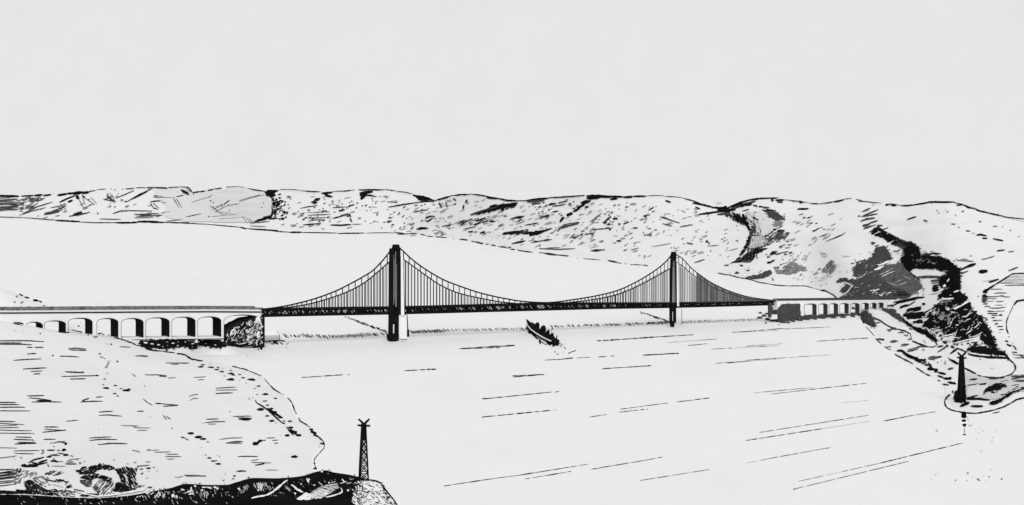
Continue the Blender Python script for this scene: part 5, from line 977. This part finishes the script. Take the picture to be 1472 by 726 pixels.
g.read(*R4, "990,570 7 g;1005,560 5 g;1095,597 7 m;1155,600 5 m;1158,560 9 m;1185,580 5 g;1205,590 1225,600 7 m;1215,590 5 m;1270,578 7 m;1280,540 6 g;1335,590 8 d;1285,392 7 g;1215,352 5 g;1000,340 8 g;1228,445 5 m;1290,375 6 g;1205,380 6 g;1305,340 5 g;1200,330 5 g;970,590 5 g;1240,575 5 g;1255,605 5 g")
g.broken(*R5, "485,61 700,47 4 k;725,46 735,45 4 d;765,43 4 k;1020,26 1160,18 5 k;1180,16 1186,15 4 d;1425,172 1452,169 4 k;1425,268 1452,266 4 k")
g.broken(*R6, "1090,622 1290,608 4.5 d;1240,612 1380,605 5 k")
# broken line of short slanted strokes across the river between the piers
random.seed(5)
def slant_strokes(p0, p1, n, l0, l1, c, w0=.7):
    for i in range(n):
        t = (i+random.uniform(0, .9))/n
        if random.random() < .12: continue
        x, y = p0[0]+(p1[0]-p0[0])*t, p0[1]+(p1[1]-p0[1])*t + random.uniform(-.8, .8); l = random.uniform(l0, l1)
        g.stroke([(x-l*.5, y-l*.55), (x+l*.5, y+l*.55)], random.uniform(w0, w0*1.9)*1.15, random.choice(c))
slant_strokes((408, 482.5), (478, 484), 22, 2.5, 6.5, 'ddk'); slant_strokes((478, 484), (556, 480), 34, 2.5, 5.5, 'ddm')
slant_strokes((496, 456), (556, 477), 32, 2, 4.5, 'dmk'); slant_strokes((520, 465), (558, 478), 14, 2, 4.5, 'kd')
slant_strokes((590, 478), (640, 475), 36, 2, 5, 'dkd'); slant_strokes((640, 475), (756, 472.5), 44, 1.8, 4, 'dmm')
slant_strokes((792, 469.5), (962, 464), 64, 1.6, 4, 'dkm'); slant_strokes((920, 449), (962, 462.5), 22, 1.8, 4, 'dmk')
slant_strokes((980, 463), (1090, 459), 40, 1.2, 3, 'mmg'); slant_strokes((928, 465), (962, 463), 20, 1.5, 3.4, 'kd')
# broken water round the ship, and its dark reflection drawn under its side
G_ = (740, 440, 10.37)
g.read(*G_, "160,325 200,330 34;205,375 235,410 34;245,400 320,470 26;300,460 350,495 22;370,490 380,570 28;390,530 430,560 14;430,560 480,582 10;470,520 540,580 46;560,585 590,600 26;690,590 680,610 14 m;740,605 755,650 14 m;530,630 545,635 14 g;590,670 610,690 16 m;600,690 15 m;620,720 660,712 14 m;720,690 12 m;800,710 830,690 18;830,690 915,660 12 d;560,610 14 g;640,640 10 g;520,600 8 g")
# reflection of the right pylon drawn on the water in broken dark strokes
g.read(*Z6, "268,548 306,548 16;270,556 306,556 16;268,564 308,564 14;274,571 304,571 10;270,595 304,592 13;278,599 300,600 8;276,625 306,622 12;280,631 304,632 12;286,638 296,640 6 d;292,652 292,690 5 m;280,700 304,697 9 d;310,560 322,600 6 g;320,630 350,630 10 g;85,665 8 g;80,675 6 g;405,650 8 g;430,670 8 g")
g.build('ripples', 'thin dark ripples, current lines, slanted strokes and drawn reflections on the pale river', 'ripples')

# ------------------------------------------------------------------ stones and bushes one can count
import bmesh
def blob(name, px, py, wpx, asp, label, cat, group, mt, seed, zk=.55):
    p, nn = hit(px, py); r = wpx*.5*p.y/F
    bm = bmesh.new(); bmesh.ops.create_icosphere(bm, subdivisions=2, radius=1)
    for v in bm.verts:
        q = v.co*1.6+Vector((seed*3.1, seed, 0)); k = 1+.38*noise.noise(q)
        v.co = Vector((v.co.x*asp*k, v.co.y*1.5*k, max(-.3, v.co.z)*zk*k))*r
    m = MB(); m.add([v.co+p for v in bm.verts], [tuple(x.index for x in f.verts) for f in bm.faces]); bm.free()
    o = m.build(name, M[mt], loc=p + nn*0 - Vector((0, 0, .05*r))); return tag(o, label, cat, group)
bl = [(95,145,40,1),(112,130,30,1),(170,148,35,1.4),(215,165,28,1.4),(250,180,28,1.4),(320,195,34,1.5),(338,205,24,1.3),(272,212,16,1),(318,240,46,1.3),(410,225,26,1.2),(470,240,46,1.5),(385,202,22,1.2),(525,288,28,1.1),(575,349,40,1.1),(650,378,24,1.3),
      (540,462,46,1.2),(590,510,28,1.2),(625,548,36,1.1),(592,430,26,1),(622,455,30,1),(648,482,34,1),(690,522,32,1.1),(715,548,22,1),(765,598,40,1),(795,630,38,1),(826,655,40,1),(740,655,36,1.1),(505,712,36,1.3),(540,695,38,1),(570,690,18,1.2),(75,668,44,1.2),(20,640,36,1.3),(112,682,36,1.2),(148,703,16,1.2)]
for i, (x, y, ww, a) in enumerate(bl):
    blob('bush', 270+x/5.186, 500+y/5.186, ww/5.186, a, 'small black bush scattered near the shoreline of the left bank', 'bush', 'black bushes dotted along the left shore', 'k', i)
bl2 = [(600,104,18,1),(630,120,14,1),(655,130,30,1.3),(672,123,18,1.2),(552,118,26,1.3),(597,146,18,1.1),(612,158,14,1.1),(545,70,16,1.1),(538,100,12,1)]
for i, (x, y, ww, a) in enumerate(bl2):
    blob('bush', x/3.63, 526+y/3.63, ww/3.63, a, 'small black bush in the cluster below the left arches', 'bush', 'black bushes clustered on the upper left bank', 'k', 50+i)
bl3 = [(838,205,22,1),(875,237,36,1.3),(915,270,38,1.2),(950,265,22,1),(965,300,44,1.5),(1125,455,26,1.2),(1140,430,20,1.2),(1355,95,44,1.4),(1390,70,40,1)]
for i, (x, y, ww, a) in enumerate(bl3):
    blob('bush', 180+x/7.26, 626+y/7.26, ww/7.26, a, 'small black bush on the pale ground just above the dark near hill', 'bush', 'black bushes on the lower left bank', 'k', 70+i)
blob('bush', 370+368/7, 636+148/7, 8.5, 1.2, 'lone black pointed bush left of the shoreline bend', 'bush', None, 'k', 90)
wb = [(55,458,55,1.6),(130,468,50,1.3),(200,478,40,1.6),(290,450,36,1.3),(290,485,30,1.2),(345,462,40,1.6),(400,450,30,1.2),(470,450,34,1.4),(395,488,34,1.5),(560,470,40,1.2),(545,500,30,1.2),(620,450,30,1.1),(660,470,28,1.2),(700,465,34,1.2),(770,440,44,1.2),(800,480,30,1.2),(850,460,26,.8),(740,440,20,1),(860,490,24,1),(240,500,30,1.6)]
for i, (x, y, ww, a) in enumerate(wb):
    blob('boulder', 200+x/7.26, 430+y/7.26, ww/7.26*.8, a, 'pale boulder in the dark footing under the left viaduct', 'boulder', 'pale boulders under the left viaduct', 'w', 120+i, .5)
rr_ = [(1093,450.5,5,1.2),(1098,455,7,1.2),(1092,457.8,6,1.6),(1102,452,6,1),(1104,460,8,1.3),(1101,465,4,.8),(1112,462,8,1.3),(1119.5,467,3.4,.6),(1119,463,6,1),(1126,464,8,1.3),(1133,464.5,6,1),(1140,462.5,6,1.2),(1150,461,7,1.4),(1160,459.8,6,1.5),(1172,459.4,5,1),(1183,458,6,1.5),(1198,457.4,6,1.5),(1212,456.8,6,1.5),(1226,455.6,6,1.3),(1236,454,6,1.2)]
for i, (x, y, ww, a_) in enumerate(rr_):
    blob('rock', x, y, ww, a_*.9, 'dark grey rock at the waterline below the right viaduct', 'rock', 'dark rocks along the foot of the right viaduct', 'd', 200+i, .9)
# the lone grey leafy tree clump on the far right hillside
p, nn = hit(1194, 393); r = p.y/F
tr = empty('tree', p); tag(tr, 'lone grey leafy tree on the pale slope above the right viaduct', 'tree')
m = MB(); m.tube([p-Vector((0, 0, 6)), p+Vector((0, 0, 5*r)), p+Vector((r, 0, 9*r))], [1.6*r*.6, 1.1*r*.6, .5*r], 6); m.build('trunk', M['d'], tr)
m = MB()
for i in range(520):
    t = random.random(); wdt = (12*(1-t)**.7+1.5); ang = random.uniform(0, 6.28); rr = wdt*math.sqrt(random.random())
    c = p + Vector((rr*math.cos(ang)*r + (-1.5+2.5*t)*r, rr*math.sin(ang)*r*.7, (1+17*t+random.uniform(-1, 1))*r))
    a = Vector((random.gauss(0, 1), random.gauss(0, 1), random.gauss(0, 1))).normalized(); b = a.orthogonal().normalized(); s_ = random.uniform(.8, 1.6)*r
    m.add([c+a*s_, c+b*s_*.7, c-a*s_, c-b*s_*.7], [(0, 1, 2, 3)])
m.build('crown', M['m'], tr)
